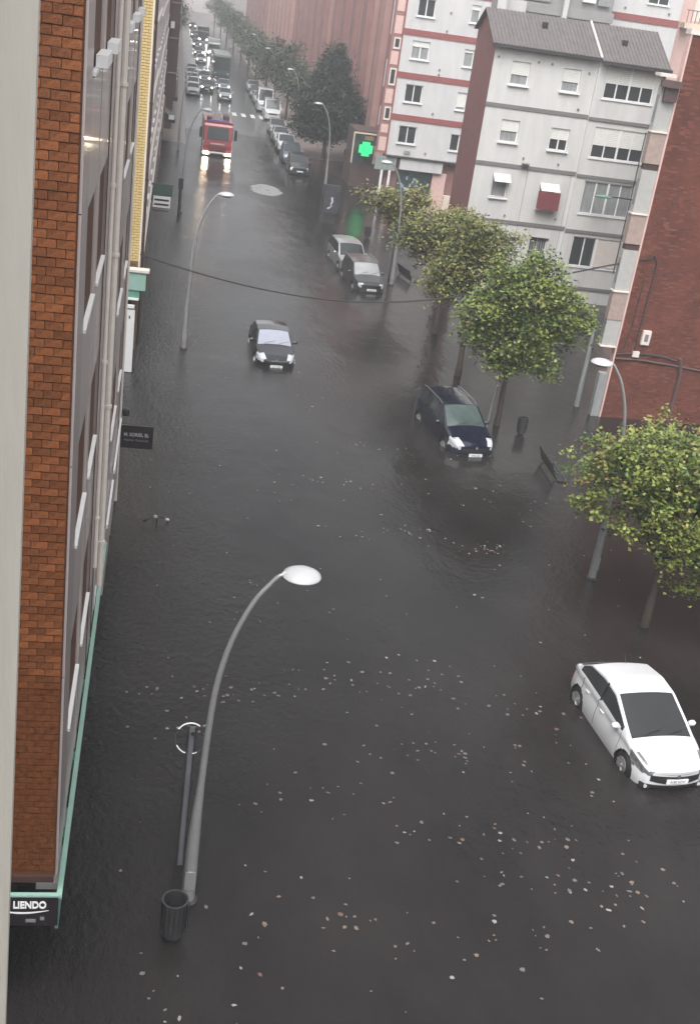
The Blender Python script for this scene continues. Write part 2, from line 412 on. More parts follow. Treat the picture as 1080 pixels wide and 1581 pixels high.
# ground floor: dark shop behind, green fascia frame
MB().box(-14, -.9, .35, 19.2, -.45, 2.94).build('shop_front', m_dark, TB)
gf = MB(); gf.box(.03, .075, -.02, 11.2, 2.05, 2.62); gf.build('fascia', m_green, TB)
gt = MB(); gt.box(-.02, .10, -.03, 11.2, 2.624, 2.66); 
gt = MB(); gt.box(.035, .11, -.03, 11.2, 2.624, 2.665); gt.build('fascia_rim', m_green2, TB)
for y in (1.3, 3.2, 5.4, 6.9, 9.2): MB().box(-.35, .03, y, y+.22, 2.45, 2.6).build('bracket', m_green, TB)
MB().box(-.30, .02, .5, 2.2, 2.3, 2.42).build('awning_case', m_white, TB)
MB().box(-.12, .02, 8.1, 10.8, 2.66, 2.75).build('awning_case', m_white, TB)
for (a, b) in ((11.6, 14.2), (14.8, 18.6)):
    MB().box(-.1, .05, a, b, 1.0, 2.8).build('shutter_panel', m_stone2, TB)
    MB().box(.05, .10, a, b, 2.8, 2.9).build('shutter_case', m_white, TB)
for a, b in ((.4, 3.2), (3.5, 6.3), (6.6, 9.0)):
    MB().box(-.89, -.85, a, b, -.4, 2.3).build('shop_window', m_glass, TB)
# shop sign facing the camera
SG = empty('shop_sign', (-.92, 12.74, 2.4), label='dark shop sign with white rounded capitals LIENDO and a swoosh, under the glazed brick wall', cat='sign')
MB().box(-.95, .07, 0, .05, -.26, .29).build('sign_panel', mat('sign_black', (.02, .016, .02), .3, var=.2), SG, bevel=.004)
MB().box(-.95, .075, -.012, .052, .292, .325).build('sign_rim', m_green2, SG)
text_mesh('lettering', 'LIENDO', .175, m_white, SG, Matrix.Translation((-.56, -.004, .08)) @ Matrix.Rotation(R_(90), 4, 'X'), extrude=.006, sx=.74, bold=.006)
sw = MB(); n = 14
for k in range(n+1):
    t = k/n; x = -.8+t*.74; zc_ = .035-.05*math.sin(math.pi*t)+.0*t; th = .002+.013*math.sin(math.pi*t)
    sw.pt(x, -.006, zc_-th); sw.pt(x, -.006, zc_+th); sw.pt(x, -.001, zc_-th); sw.pt(x, -.001, zc_+th)
for k in range(n):
    a = 4*k; sw.face((a, a+4, a+5, a+1)); sw.face((a+2, a+3, a+7, a+6)); sw.face((a+1, a+5, a+7, a+3)); sw.face((a, a+2, a+6, a+4))
sw.build('swoosh', m_white, SG)
MB().box(-.38, -.24, -.004, .0, -.19, -.13).build('print_mark', mat('mark_grey', (.2, .19, .2), .5), SG)
MB().box(-.18, -.12, -.004, .0, -.15, -.09).build('print_mark', MATS['mark_grey'], SG)

# dark projecting sign
S2 = empty('projecting_sign', (-.9, 32.0, 2.1), label='small black rectangular sign with faint white lettering, projecting from the left facade over the water', cat='sign')
MB().box(.02, 1.0, -.04, .04, -.36, .36).build('sign_panel', MATS['sign_black'], S2, bevel=.006)
MB().box(-.06, .02, -.02, .02, -.3, -.24).build('bracket', m_black, S2); MB().box(-.06, .02, -.02, .02, .24, .3).build('bracket', m_black, S2)
m_let = mat('faded_lettering', (.45, .44, .44), .5)
text_mesh('lettering', 'M. SORIEL SL', .15, m_let, S2, Matrix.Translation((.51, -.043, .03)) @ Matrix.Rotation(R_(90), 4, 'X'), extrude=.003, align='CENTER', sx=.86, bold=.002)
text_mesh('lettering', 'Asesores - Consultores', .085, mat('faded_lettering_dim', (.25, .24, .24), .5), S2, Matrix.Translation((.51, -.043, -.12)) @ Matrix.Rotation(R_(90), 4, 'X'), extrude=.003, align='CENTER', sx=.88)
o = MB().lathe([(.02, -.12), (.1, -.1), (.12, 0), (.1, .1), (.02, .12)], (-.78, 34, 2.1), n=12).build('alarm_bell', m_black, smooth=True)
tag(o, 'small round black alarm bell just beyond the black projecting sign', 'alarm')

# --- yellow brick building
YB = empty('apartment_building', (-.87, 47, 0), label='pale yellow brick building end wall with cream facade behind the polished stone building', cat='building')
MB().box(-13, -.01, .01, 19, -.45, 19).build('wall', m_ymort, YB)
yb = MB(); z = 3.75; k = 0
while z < 17.5:
    x = -.052; first = True
    while x > -1.9:
        dd = random.uniform(-.004, .004); L = .108 if (first and k % 2) else .232; first = False
        yb.box(x-L, x, -.012+dd, .02, z, z+.084); x -= L+.014
    z += .107; k += 1
tag(yb.build('brickwork', m_ywall, YB), kind='stuff')
MB().box(-.05, .02, -.03, 19, 3.3, 18.6).build('corner_trim', m_cream, YB)
MB().box(-.62, -.54, -.04, .0, 3.6, 18.6).build('corner_trim', m_cream, YB)
fy = MB(lambda u, v, w: (w, u, v)); wh = [(a, a+1.3, q, q+1.4) for a in (1.2, 4.2, 7.6, 11, 14.6) for q in (4.9, 7.9, 10.9, 13.9)]
wall_holes(fy, .1, 18.9, 3.0, 18.6, wh, .15, .03); fy.build('facade', m_lilac, YB)
for h in wh:
    window(YB, lambda u, v, w: (w+.03, u, v), *h, panes=2, blind=.4 if random.random() < .5 else 0, sub=False, sill=.08)
for q in (3.4, 6.5, 9.5, 12.5): MB().box(.032, .12, .1, 18.9, q, q+.18).build('floor_band', m_trim, YB)
MB().box(-1.9, -.15, -.5, -.02, 3.05, 3.65).build('canopy', m_brown, YB)
MB().box(-1.9, -.25, -.45, -.02, -.4, 2.2).build('shop_front', m_dark, YB)
pipe(YB, .5, .2, 18, .05, m_brown, lambda u, v, w: (w, u-.4, v), .1)
# teal sign boxes at ground floor of the yellow building
T1 = empty('shop_sign', (-1.4, 46, 3.2), label='pale teal box sign on the front corner of the yellow brick building', cat='sign')
MB().box(-.5, .84, 0, .35, -.40, .34).build('sign_box', m_green2, T1, bevel=.01)
MB().box(-.5, .96, -.06, .42, .345, .44).build('sign_rim', m_trim, T1)
MB().box(-.5, .62, .05, .3, -.72, -.41).build('sign_base', m_green, T1)
MB().box(-.5, .6, -.03, .3, -.80, -.725).build('ledge', m_white, T1)
MB().box(0.02, .14, -.012, -.002, -.28, -.14).build('print_mark', m_dark, T1)
P1 = empty('white_panel', (-1.05, 44, 0), label='tall white panel standing in the water below the teal box sign', cat='panel')
MB().box(-.17, .17, -.03, .03, .02, 2.55).build('board', m_white, P1, bevel=.006)
MB().box(-.05, .0, -.045, -.031, 2.2, 2.32).build('handle', m_black, P1); MB().box(-.2, .14, -.06, .06, 2.62, 2.74).build('cap', m_white, P1)
# far projecting sign
FS = empty('projecting_sign', (-.9, 66, 3), label='dark green and white striped shop sign projecting over the flood beyond the yellow building', cat='sign')
MB().box(.1, 1.26, -.05, .05, .02, .68).build('sign_panel', mat('deep_green', (.05, .09, .075), .5), FS)
MB().box(.22, 1.18, -.07, -.0, -.62, .0).build('sign_panel', m_white, FS)
for q in (-.2, -.45): 
    MB().box(.3, 1.1, -.085, -.072, q-.05, q+.05).build('print_line', m_black, FS)
MB().box(.22, 1.1, -.06, .0, -.84, -.76).build('sign_foot', m_dkbrown, FS)
MB().box(-.1, .1, -.04, .04, .3, .4).build('bracket', m_black, FS)
# lilac building and the rest of the left row
def left_block(y0, y1, xf, h, m, label, bands=True, face=None, win=True):
    b = empty('apartment_building', (xf, y0, 0), label=label, cat='building', group='buildings down the left side')
    fx = MB(lambda u, v, w: (w, u, v)); L = y1-y0
    hs = [(a, a+1.4, q, q+1.4) for a in np.arange(1.5, L-2, 4.4) for q in np.arange(4.6, h-2, 3.0)] if win else []
    MB().box(-12, -.2, .0, L, -.45, h).build('wall', face or m, b)
    wall_holes(fx, 0, L, 3.1, h-.01, hs, .15, .0); fx.quad((0, 3.1, 0), (0, 3.1, -.2), (0, h-.01, -.2), (0, h-.01, 0)); fx.build('facade', m, b)
    for q in hs: window(b, lambda u, v, w: (w, u, v), *[float(t) for t in q], panes=2, sub=False, sill=.08)
    if bands:
        for q in np.arange(3.1, h-1, 3.0): MB().box(.002, .09, 0, L, q, q+.16).build('floor_band', m_trim, b)
    MB().box(-.22, .25, 0, L, 2.7, 3.08).build('shop_fascia', m_brown, b)
    return b
lb = left_block(66.2, 92, -.84, 18, m_lilac, 'pale lilac rendered building past the yellow brick building on the left')
lb2 = left_block(92, 117, -.78, 17.5, m_lilac, 'second pale building on the left, just before the dark brown projecting one')
lb3 = left_block(118, 150, .28, 19, m_dkbrown, 'dark brown clad building projecting over the left pavement in the distance', bands=False)
for z in (5.2, 8.3, 11.4):
    MB().box(-.9, .06, -.12, .0, z, z+.09).build('ledge', m_stone, lb3)
MB().box(-.85, -.5, -.35, -.02, 9.2, 9.8).build('air_conditioner', m_white, lb3)
MB().box(-.85, -.55, -.35, -.02, 13.6, 14.0).build('air_conditioner', m_white, lb3)
for i, (y0, y1, h, mm) in enumerate(((152, 190, 16, m_cream), (192, 240, 18, m_pinkbrick2), (243, 300, 15, m_lilac), (305, 400, 17, m_cream))):
    left_block(y0, y1, .1, h, mm, ['cream building next beyond the dark brown one on the left', 'dull rose building further along on the left', 'pale building far along the left side in the mist', 'farthest cream building on the left in the mist'][i], win=False)
aw = empty('awning', (-.6, 109, 2.6), label='dark shop awning low on the left facade before the dark brown building', cat='awning')
a_ = MB(); a_.prism([(0, 0), (1.0, 0), (1.0, -.1), (0, -.3)], 0, 0)
a_ = MB(); pr = [(-.2, .35), (1.0, -.25), (1.0, -.6), (-.2, -.6)]
i0 = [a_.pt(x, -2, z) for x, z in pr]; i1 = [a_.pt(x, 2, z) for x, z in pr]
a_.face(i0); a_.face(i1[::-1]); [a_.face((i0[k], i0[(k+1) % 4], i1[(k+1) % 4], i1[k])) for k in range(4)]
a_.build('canopy', m_black, aw); MB().box(.4, .9, -2.3, -2.05, -.3, .05).build('lamp', m_white, aw)
# ================================================================ RIGHT SIDE
# --- white building with slate roof (front faces the camera)
WB = empty('apartment_building', (16.7, 63.7, 0), label='white four-storey building with grey slate roof and enclosed galleries, facing the camera', cat='building')
def wf(u, v, w): return (u-16.7, -w, v)
GX = 22.55   # galleries start here, standing slightly proud
wins = [(17.77, 18.8, 11.41, 12.6, 1, .62), (20.67, 21.68, 11.41, 12.6, 1, .62), (17.77, 18.79, 8.43, 9.6, 1, .55), (20.64, 21.71, 8.32, 9.5, 2, .55),
        (17.84, 18.77, 5.44, 6.59, 1, 0), (20.64, 21.65, 5.11, 6.4, 1, 0), (18.1, 18.9, 2.5, 3.69, 2, 0), (20.63, 21.7, 2.3, 3.47, 2, 0)]
fm = MB(wf); wall_holes(fm, 16.7, GX, -.45, 13.3, [q[:4] for q in wins], .16, .0)
MB(wf).box(16.72, 26.4, -.45, 13.3, -4.5, -.26).build('wall', m_purple, WB)
fm.build('facade', m_wall, WB)
ws = []
for a, b, c_, d_, n, bl in wins: ws.append(window(WB, wf, a, b, c_, d_, n, blind=bl, depth=.12, sill=.14, glass=random.choice((m_glass, m_curt))))
m_awn = mat('white_awning_cloth', (.7, .7, .7), .7)
m_awnr = mat('dark_red_awning_cloth', (.16, .03, .035), .8)
def slope(par, mp, u0, u1, vt, vb, w0, w1, m, name='awning'):
    q = MB(mp); t = .02
    for s in (0, t):
        pass
    i = [q.pt(u, v+s, w) for s in (0, t) for u, v, w in ((u0, vt, w0), (u1, vt, w0), (u1, vb, w1), (u0, vb, w1))]
    for f in ((0, 1, 2, 3), (4, 7, 6, 5), (0, 4, 5, 1), (1, 5, 6, 2), (2, 6, 7, 3), (3, 7, 4, 0)): q.face([i[k] for k in f])
    return q.build(name, m, par)
slope(ws[4], wf, 17.84, 18.8, 6.72, 6.35, .02, .45, m_awn)
slope(ws[5], wf, 20.6, 21.7, 6.5, 6.15, .02, .5, m_awn)
slope(ws[5], wf, 20.45, 21.75, 6.1, 5.15, .5, .55, m_awnr)
for k in range(7): MB(wf).box(20.7+k*.14, 20.73+k*.14, 2.32, 3.5, .02, .05).build('grille_bar', m_black, ws[7])
MB(wf).box(20.6, 21.75, 3.42, 3.48, .0, .07).build('grille_bar', m_black, ws[7])
# galleries
gal = [(23.06, 25.9, 11.35, 13.1, 4, .58), (23.06, 26.1, 8.21, 9.85, 4, .62), (23.12, 26.05, 5.13, 6.95, 4, 0), (23.14, 26.06, 2.13, 3.83, 4, 0)]
def gf_(u, v, w): return (u-16.7, -w-.16, v)
gm = MB(gf_); wall_holes(gm, GX, 26.4, -.45, 13.25, [g_[:4] for g_ in gal], .14, 0)
gm.quad((GX, -.45, 0), (GX, 13.25, 0), (GX, 13.25, -.4), (GX, -.45, -.4)); gm.build('facade', m_wall, WB)
for i, (a, b, c_, d_, n, bl) in enumerate(gal):
    wo = window(WB, gf_, a, b, c_, d_, n, blind=bl, depth=.1, sill=.06, glass=m_curt if i == 2 else m_glass)
    MB(gf_).box((a+b)/2-.05, (a+b)/2+.05, c_, d_, -.09, -.02).build('mullion', m_white, wo)
MB(gf_).box(24.5, 26.0, 2.2, 3.75, -.09, -.03).build('shutter', m_trim, WB)
for i, z in enumerate((10.27, 7.2, 4.14, .9)):
    MB(wf).box(16.68, GX, z-.09, z+.12, .0, .05).build('floor_band', m_greyband, WB)
    MB(gf_).box(GX+.001, 26.42, z-.12, z+.06, .0, .06).build('floor_band', m_greyband, WB)
for a, b in ((16.72, 19.9), (19.92, 22.5)):
    for k in range(4):
        pass
for x in (19.75, 22.3): MB(wf).box(x, x+.02, 1.0, 7.1, .001, .006).build('panel_joint', m_greyband, WB)
pp = MB(); pp.tube([wf(26.3, 0, .26), wf(26.3, 13, .26)], .06, 8); pp.build('rain_pipe', m_iron, WB, smooth=True)
pp = MB(); pp.tube([wf(25.98, 2, .22), wf(25.98, 9.9, .22)], .03, 8); pp.build('rain_pipe', m_iron, WB, smooth=True)
for x, z in ((16.95, 12.7), (19.2, 12.7), (19.95, 12.7), (22.1, 12.5), (21.9, 10.6), (19.35, 7.7), (21.4, 7.6), (18.9, 4.5), (21.9, 4.6)):
    MB().box(x-16.7-.05, x-16.7+.05, -.05, 0, z-.05, z+.05).build('vent', m_greyband, WB)
hd = MB(); hd.lathe([(.02, 0), (.2, .02), (.24, .1), (.22, .12)], (19.5-16.7, -.2, 7.35), n=10); hd.build('satellite_dish', m_greyband, WB, smooth=True)
# roof: corrugated slate courses rising to the rear, left gable in maroon brick
ry, rz = 2.6, 15.0
MB().prism([(0, 0), (0, 0)], 0, 0)
gb = MB(); pr = [(0.0, 13.3), (ry, rz), (4.5, 13.9), (4.5, -.45), (0.0, -.45)]
i0 = [gb.pt(.0, y+.003, z) for y, z in pr]; i1 = [gb.pt(.25, y+.003, z) for y, z in pr]
gb.face(i0); gb.face(i1[::-1]); [gb.face((i0[k], i0[(k+1) % 5], i1[(k+1) % 5], i1[k])) for k in range(5)]
gb.build('gable_wall', m_purple, WB)
def roof_part(u0, u1, z0, y0=-.35):
    r = MB(); n = int((u1-u0)/.21)
    for k in range(n):
        x = u0+k*(u1-u0)/n; wd2 = (u1-u0)/n
        for (xa, xb, lift) in ((x, x+wd2*.62, .0), (x+wd2*.62, x+wd2, .032)):
            i = [r.pt(*p) for p in ((xa, y0, z0+lift), (xb, y0, z0+lift), (xb, ry, rz+lift), (xa, ry, rz+lift), (xa, y0, z0-.06), (xb, y0, z0-.06), (xb, ry, rz-.06), (xa, ry, rz-.06))]
            for f in ((0, 1, 2, 3), (4, 7, 6, 5), (0, 4, 5, 1), (1, 5, 6, 2), (2, 6, 7, 3), (3, 7, 4, 0)): r.face([i[q] for q in f])
    return tag(r.build('roof_tiles', m_roof, WB), kind='stuff')
roof_part(-.25, 5.75, 13.36); roof_part(5.86, 9.75, 13.25, -.55)
bk = MB(); bk.quad((-.25, ry, rz-.02), (9.75, ry, rz-.02), (9.75, 4.6, 13.8), (-.25, 4.6, 13.8)); bk.build('roof_back', m_roof, WB)
MB().box(-.28, 5.78, -.45, -.33, 13.2, 13.36).build('gutter', m_iron, WB); MB().box(5.84, 9.8, -.68, -.56, 13.08, 13.25).build('gutter', m_iron, WB)
v_ = MB(); v_.tube([(5.8, -.45, 13.36), (5.8, ry, rz+.05)], .06, 8); v_.build('roof_joint', m_trim, WB)
for x, y in ((2.9, 1.5), (7.4, 1.0)): MB().box(x-.14, x+.14, y-.1, y+.12, 13.4+y*.62, 13.75+y*.62).build('roof_vent', m_black, WB)

# --- white building with maroon bands, further back
RB = empty('apartment_building', (16.1, 88, 0), label='tall white building with maroon floor bands behind the near trees', cat='building')
def rf(u, v, w): return (u-16.1, -w, v)
rw = [(16.9, 18.17, 13.75, 14.95, 2, 0), (20.84, 21.5, 13.8, 15.0, 1, .3), (16.88, 18.2, 10.85, 12.1, 2, .35), (20.81, 21.55, 10.8, 12.0, 1, .2), (16.85, 18.15, 7.85, 9.1, 2, 0), (20.81, 21.54, 7.75, 9.0, 1, .9),
      (16.8, 18.17, 4.9, 6.15, 2, 0), (20.83, 21.53, 4.8, 6.0, 1, 0)] 
q = MB(rf); wall_holes(q, 16.1, 22.2, 3.95, 18.4, [r[:4] for r in rw], .18); q.build('facade', m_wallfar, RB)
MB().prism([(.1, .25), (6.7, .25), (6.7, 12), (2.5, 12)], -.45, 18.4).build('wall', m_pinkbrick2, RB)
for a, b, c_, d_, n, bl in rw: window(RB, rf, a, b, c_, d_, n, blind=bl, sill=.12, depth=.13, glass=random.choice((m_glass, m_curt, m_glass)))
for z in (6.72, 9.67, 12.62, 15.6): MB(rf).box(16.08, 22.22, z-.2, z+.22, .0, .05).build('floor_band', m_redband, RB)
MB(rf).box(22.2, 22.6, -.4, 18.4, -.3, .12).build('pilaster', m_greyband, RB)
MB(rf).box(22.62, 23.3, 2.8, 18.4, -.3, .02).build('side_strip', m_wallfar, RB)
for z in (6.6, 9.6, 12.6): MB(rf).box(22.62, 23.3, z-.09, z+.09, .022, .05).build('floor_band', m_redband, RB)
# pink panelled strip on its left with small windows
MB(rf).box(15.3, 16.08, 4.0, 18.4, -.5, -.02).build('side_wall', m_pinkbrick2, RB)
for z0_, z1_ in ((4.2, 5.2), (5.5, 6.1), (7.6, 8.6), (10.3, 11.2), (12.4, 13.6), (13.9, 15.2)):
    MB(rf).box(15.42, 15.98, z0_, z1_, -.018, .0).build('pink_panel', m_pinktile, RB)
for z0_, z1_ in ((6.4, 7.35), (8.85, 10.05), (11.35, 12.15)):
    wo = MB(rf).box(15.5, 16.0, z0_, z1_, -.018, .03).build('window', m_trim, RB)
    MB(rf).box(15.6, 15.9, z0_+.14, z1_-.1, .031, .036).build('pane', m_glass, wo)
MB(rf).box(16.0, 16.1, 3.9, 18.4, .0, .06).build('corner_trim', m_redband, RB)
for x, z in ((19.3, 14.2), (19.2, 12.95), (19.1, 10.3), (19.1, 9.95), (19.1, 7.2), (19.0, 4.3)):
    MB(rf).box(x, x+.12, z, z+.12, 0, .06).build('vent', m_greyband, RB)
MB(rf).box(17.4, 17.9, 4.15, 4.4, .0, .07).build('street_plate', m_curt, RB)
# shop at its foot
m_shop = mat('shop_glass_teal', (.05, .08, .08), .12, var=.6, scale=2)
MB(rf).box(17.2, 20.5, 3.05, 3.9, .02, .35).build('shop_fascia', m_wallfar, RB)
MB(rf).box(16.1, 22.2, 3.9, 3.98, .0, .5).build('canopy', m_iron, RB)
MB(rf).box(17.2, 19.85, -.4, 3.04, -.14, -.1).build('shop_window', m_shop, RB)
m_graf = mat('pale_blue_print', (.3, .38, .42), .5, var=.5, scale=3)
random.seed(9)
for k in range(9):
    x, z = random.uniform(17.4, 19.2), random.uniform(1.3, 2.5)
    MB(rf).box(x, x+random.uniform(.1, .3), z, z+random.uniform(.08, .3), -.098, -.09).build('print_mark', m_graf, RB)
MB(rf).box(19.9, 20.95, -.4, 3.04, -.2, .1).build('column', m_pinktile, RB)
MB(rf).box(20.95, 22.2, -.4, 3.04, -.4, -.3).build('recess', m_dkbrown, RB)
MB(rf).box(20.95, 22.6, -.4, 1.5, .1, .4).build('low_wall', m_cream, RB)
for x in (15.9, 16.5): 
    p = MB(); p.tube([rf(x, -.4, .3), rf(x, 2.85, .3)], .1, 8); p.build('column', m_white, RB, smooth=True)
MB(rf).box(15.3, 16.9, 2.86, 3.85, .2, .35).build('column_cap', m_curt, RB)
for k in range(4): MB(rf).box(15.45+k*.4, 15.5+k*.4, 2.9, 3.8, .35, .38).build('strut', m_green, RB)

# --- buildings behind the slate roof
BB = empty('apartment_building', (31, 92, 0), label='white building with a maroon band rising behind the right half of the slate roof', cat='building')
fb = lambda u, v, w: (u-31, -w, v)
q = MB(fb); wall_holes(q, 32.2, 38.2, -.4, 19.5, [(35.4, 37.1, 16.9, 18.2)], .18); q.build('facade', m_wallfar, BB)
MB(fb).box(32.2, 38.2, -.4, 19.5, -10, -.25).build('wall', m_wallfar, BB)
window(BB, fb, 35.4, 37.1, 16.9, 18.2, 2, blind=.3, sub=True)
for z in (15.75, 12.7): MB(fb).box(32.18, 38.22, z-.25, z+.25, .0, .06).build('floor_band', m_redband, BB)
for x in (33.6, 37.2): MB(fb).box(x, x+.15, 16.3, 16.45, 0, .06).build('vent', m_greyband, BB)
BC = empty('apartment_building', (23.5, 90, 0), label='grey concrete rear facade with glazed galleries seen over the slate roof ridge', cat='building')
m_conc = mat('grey_concrete', (.27, .26, .26), .8, var=.2, scale=.7)
fc = lambda u, v, w: (u-23.5, -w, v)
MB(fc).box(23.4, 32.1, -.4, 19, -8, -.3).build('wall', m_conc, BC)
MB(fc).box(23.4, 25.2, 15.0, 15.75, -.3, .6).build('parapet', m_wallfar, BC)
g_ = MB(fc).box(25.3, 27.2, 15.9, 18.5, -.28, .0).build('gallery', m_greyband, BC)
for a in (25.4, 26.35):
    for z in (15.98, 16.9): MB(fc).box(a, a+.8, z, z+.8, .001, .02).build('pane', m_shop if z > 16.5 else m_curt, g_)
MB(fc).box(28.0, 28.35, 14.0, 19, .4, .7).build('post', m_wallfar, BC)
MB(fc).box(29.6, 30.6, 16.3, 17.6, -.28, .02).build('window', m_blind, BC); MB(fc).box(30.8, 31.8, 16.2, 17.5, -.28, .02).build('window', m_curt, BC)
MB(fc).box(25.2, 32.1, 15.1, 15.8, -.28, .3).build('parapet', m_conc, BC)
BD = empty('apartment_building', (40, 95, 0), label='pale pinkish building with a balcony at the top right corner behind the red brick one', cat='building')
fd = lambda u, v, w: (u-40, -w, v)
MB(fd).box(39, 60, -.4, 20, -10, 0).build('wall', m_pinktile, BD)
MB(fd).box(39.6, 44, 15.6, 16.0, .0, .9).build('balcony', m_cream, BD)
for k in range(12): MB(fd).box(39.7+k*.35, 39.74+k*.35, 16.0, 16.9, .84, .88).build('railing_bar', m_iron, BD)
MB(fd).box(39.6, 44, 16.9, 16.96, .82, .9).build('rail', m_iron, BD)
MB(fd).box(40.5, 42.5, 16.2, 18.2, .0, .05).build('window', m_trim, BD)

# --- red brick building on the right, blind gable facing the camera
KB = empty('brick_building', (18.7, 43.5, 0), label='red brick building with a blind gable wall crossed by pipes, right edge of the picture', cat='building')
kb = MB(); kb.prism([(0, 0), (30, 0), (38, 18), (7.2, 16)], -.45, 15.1); kb.build('wall', m_mort, KB)
# brickwork: separate courses of long brick slabs with recessed joints
random.seed(12); bk_ = MB(); z = -.2
ks = [mat('red_brick_b', (.115, .037, .028), .8, var=.35, scale=1.2, spec=.15), m_redbrick, mat('red_brick_c', (.17, .06, .044), .8, var=.3, scale=1.5, spec=.15)]
while z < 15.0:
    x = .004-random.random()*.24
    while x < 14:
        L = .235; x0 = max(x, .0)
        bk_.box(x0, x+L, -random.uniform(.008, .014), .003, z, z+.066, random.choice((0, 1, 1, 1, 2)))
        x += .247
    z += .078
tag(bk_.build('brickwork', [ks[0], ks[1], ks[2]], KB, fix=False), kind='stuff')
MB().box(-.1, 30, -.08, .4, 15.1, 15.28).build('coping', m_trim, KB)
MB().box(-.07, .0, -.05, .3, -.4, 15.1).build('corner_trim', m_pinktile, KB)
m_baywhite = mat('bay_white', (.38, .375, .36), .6, var=.1)
m_bay = mat('bay_beige_tile', (.33, .25, .22), .7, var=.2, scale=6)
# enclosed bays sticking out on its street side
for i, zf in enumerate((1.9, 4.2, 7.3, 10.4)):
    h = 1.95 if i else .9
    if i: MB().box(-.72, -.075, -.05, .3, zf+.0, zf+1.15).build('bay_parapet', m_bay, KB)
    b_ = MB().box(-.70, -.075, -.02, .3, zf+1.16, zf+2.85).build('bay_window', m_baywhite, KB)
    MB().box(-.704, -.701, .02, .26, zf+1.5, zf+2.5).build('pane', m_curt, b_)
    MB().box(-.76, -.075, -.1, .3, zf+1.15, zf+1.2).build('ledge', m_trim, KB)
    if i: MB().box(-.66, -.075, -.0, .3, zf-.28, zf-.01).build('bay_underside', m_brown, KB)
MB().box(-.45, -.075, .0, .3, -.4, 1.9).build('bay_base', m_curt, KB)
cn = MB(); cn.prism([(-.85, -.3), (-.1, -.45), (.0, .0), (-.7, .2)], 13.2, 13.45); cn.prism([(-.6, -.2), (-.1, -.25), (-.1, .1), (-.6, .2)], 12.7, 13.2)
cn.build('small_canopy', m_dkbrown, KB); 
MB().box(-.95, -.3, -.2, .3, 13.55, 13.66).build('canopy_edge', m_trim, KB)
# pipes, cables, meter box on the wall
def wp(pts, r, m, name='pipe'):
    p = MB(); p.tube(pts, r, 8); return p.build(name, m, KB, smooth=True)
wp([(0.5, -.06, 6.9), (.62, -.06, 6.95), (.8, -.06, 6.7), (.8, -.06, 6.3), (.76, -.06, 3.0)], .03, m_iron, 'cable_drop')
wp([(.04, -.05, 2.78), (.9, -.05, 2.9), (2.0, -.05, 2.86), (2.7, -.05, 2.72)], .035, m_iron)
wp([(.04, -.05, 2.6), (1.2, -.05, 2.62), (2.6, -.05, 2.52), (5, -.05, 2.3), (9, -.05, 2.2)], .045, m_dkbrown)
wp([(2.85, -.07, 2.85), (3.02, -.07, 2.2), (3.0, -.07, -.2)], .085, m_dkbrown, 'rain_pipe')
wp([(.45, -.06, 6.0), (.4, -.06, 4), (.25, -.06, 2.8)], .02, m_iron, 'cable_drop')
bx = MB().box(.92, 1.28, -.16, -.01, 3.3, 3.9).build('meter_box', m_trim, KB, bevel=.01); MB().box(1.02, 1.18, -.168, -.161, 3.45, 3.75).build('meter_label', m_greyband, bx)
MB().box(.7, .98, -.14, -.01, 2.75, 2.98).build('junction_box', m_trim, KB)
for x, z in ((1.2, 6.2), (.8, 9.0), (1.1, 7.9), (2.9, 8.1), (1.7, 10.2)): MB().box(x, x+.1, -.05, -.0, z, z+.1).build('vent', m_iron, KB)

# --- long rose brick block along the right of the street, divided into buildings
def right_block(y0, y1, x0, h, m, label, bays=True):
    b = empty('apartment_building', (x0, y0, 0), label=label, cat='building', group='rose brick buildings along the right of the street')
    L = y1-y0; q = MB().box(0, 14, 0, L, 3.4, h).build('wall', m, b); MB().box(.8, 14, .3, L, -.45, 3.39).build('shop_front', m_dkbrown, b)
    y = 1.0; i = 0
    while y < L-3 and bays:
        w_ = 2.6
        if i % 2 == 0:
            bb_ = MB().box(-.55, -.002, y, y+w_, 3.6, h-1.2).build('bay', m_pinkbrick if m is not m_pinkbrick else m_pinkbrick2, b)
        elif y0 < 100:
            for z in np.arange(4.6, h-2, 3.0):
                wo = MB().box(-.05, -.002, y+.4, y+w_-.6, z, z+1.3).build('window', m_trim, b)
                MB().box(-.058, -.051, y+.5, y+w_-.7, z+.08, z+1.22).build('pane', m_glass, wo)
        y += 3.7; i += 1
    MB().box(-.16, 0, .0, L, 3.2, 3.55).build('shop_fascia', m_dkbrown, b)
    return b
r1 = right_block(97, 112, 18.0, 18.5, m_pinkbrick2, 'dull maroon brick building right behind the pharmacy cross')
for z0_, z1_ in ((4.4, 6.0), (7.6, 9.8), (11.8, 16)): MB().box(-.12, -.0, 6.6, 6.85, z0_, z1_).build('white_pipe', m_white, r1)
MB().box(-.1, -.0, 1.5, 3.4, 4.9, 5.4).build('sign_plate', m_white, r1)
right_block(112.2, 142, 17.6, 19, m_pinkbrick, 'paler salmon brick building behind the big dark evergreen')
right_block(142.2, 178, 17.2, 18, m_pinkbrick, 'rose brick building down the right side behind the row of street trees')
right_block(178.3, 225, 16.6, 19.5, m_pinkbrick2, 'fourth rose brick building along the right, fading in the mist')
right_block(225.4, 290, 16.0, 18, m_pinkbrick, 'fifth rose brick building along the right, faint in the mist')
right_block(291, 400, 15.6, 18, m_lilac, 'farthest pale building at the right end of the street', bays=False)
fe = empty('apartment_building', (4, 430, 0), label='misty block closing the far end of the street', cat='building')
MB().box(-30, 40, 0, 15, -.3, 17).build('wall', m_lilac, fe)
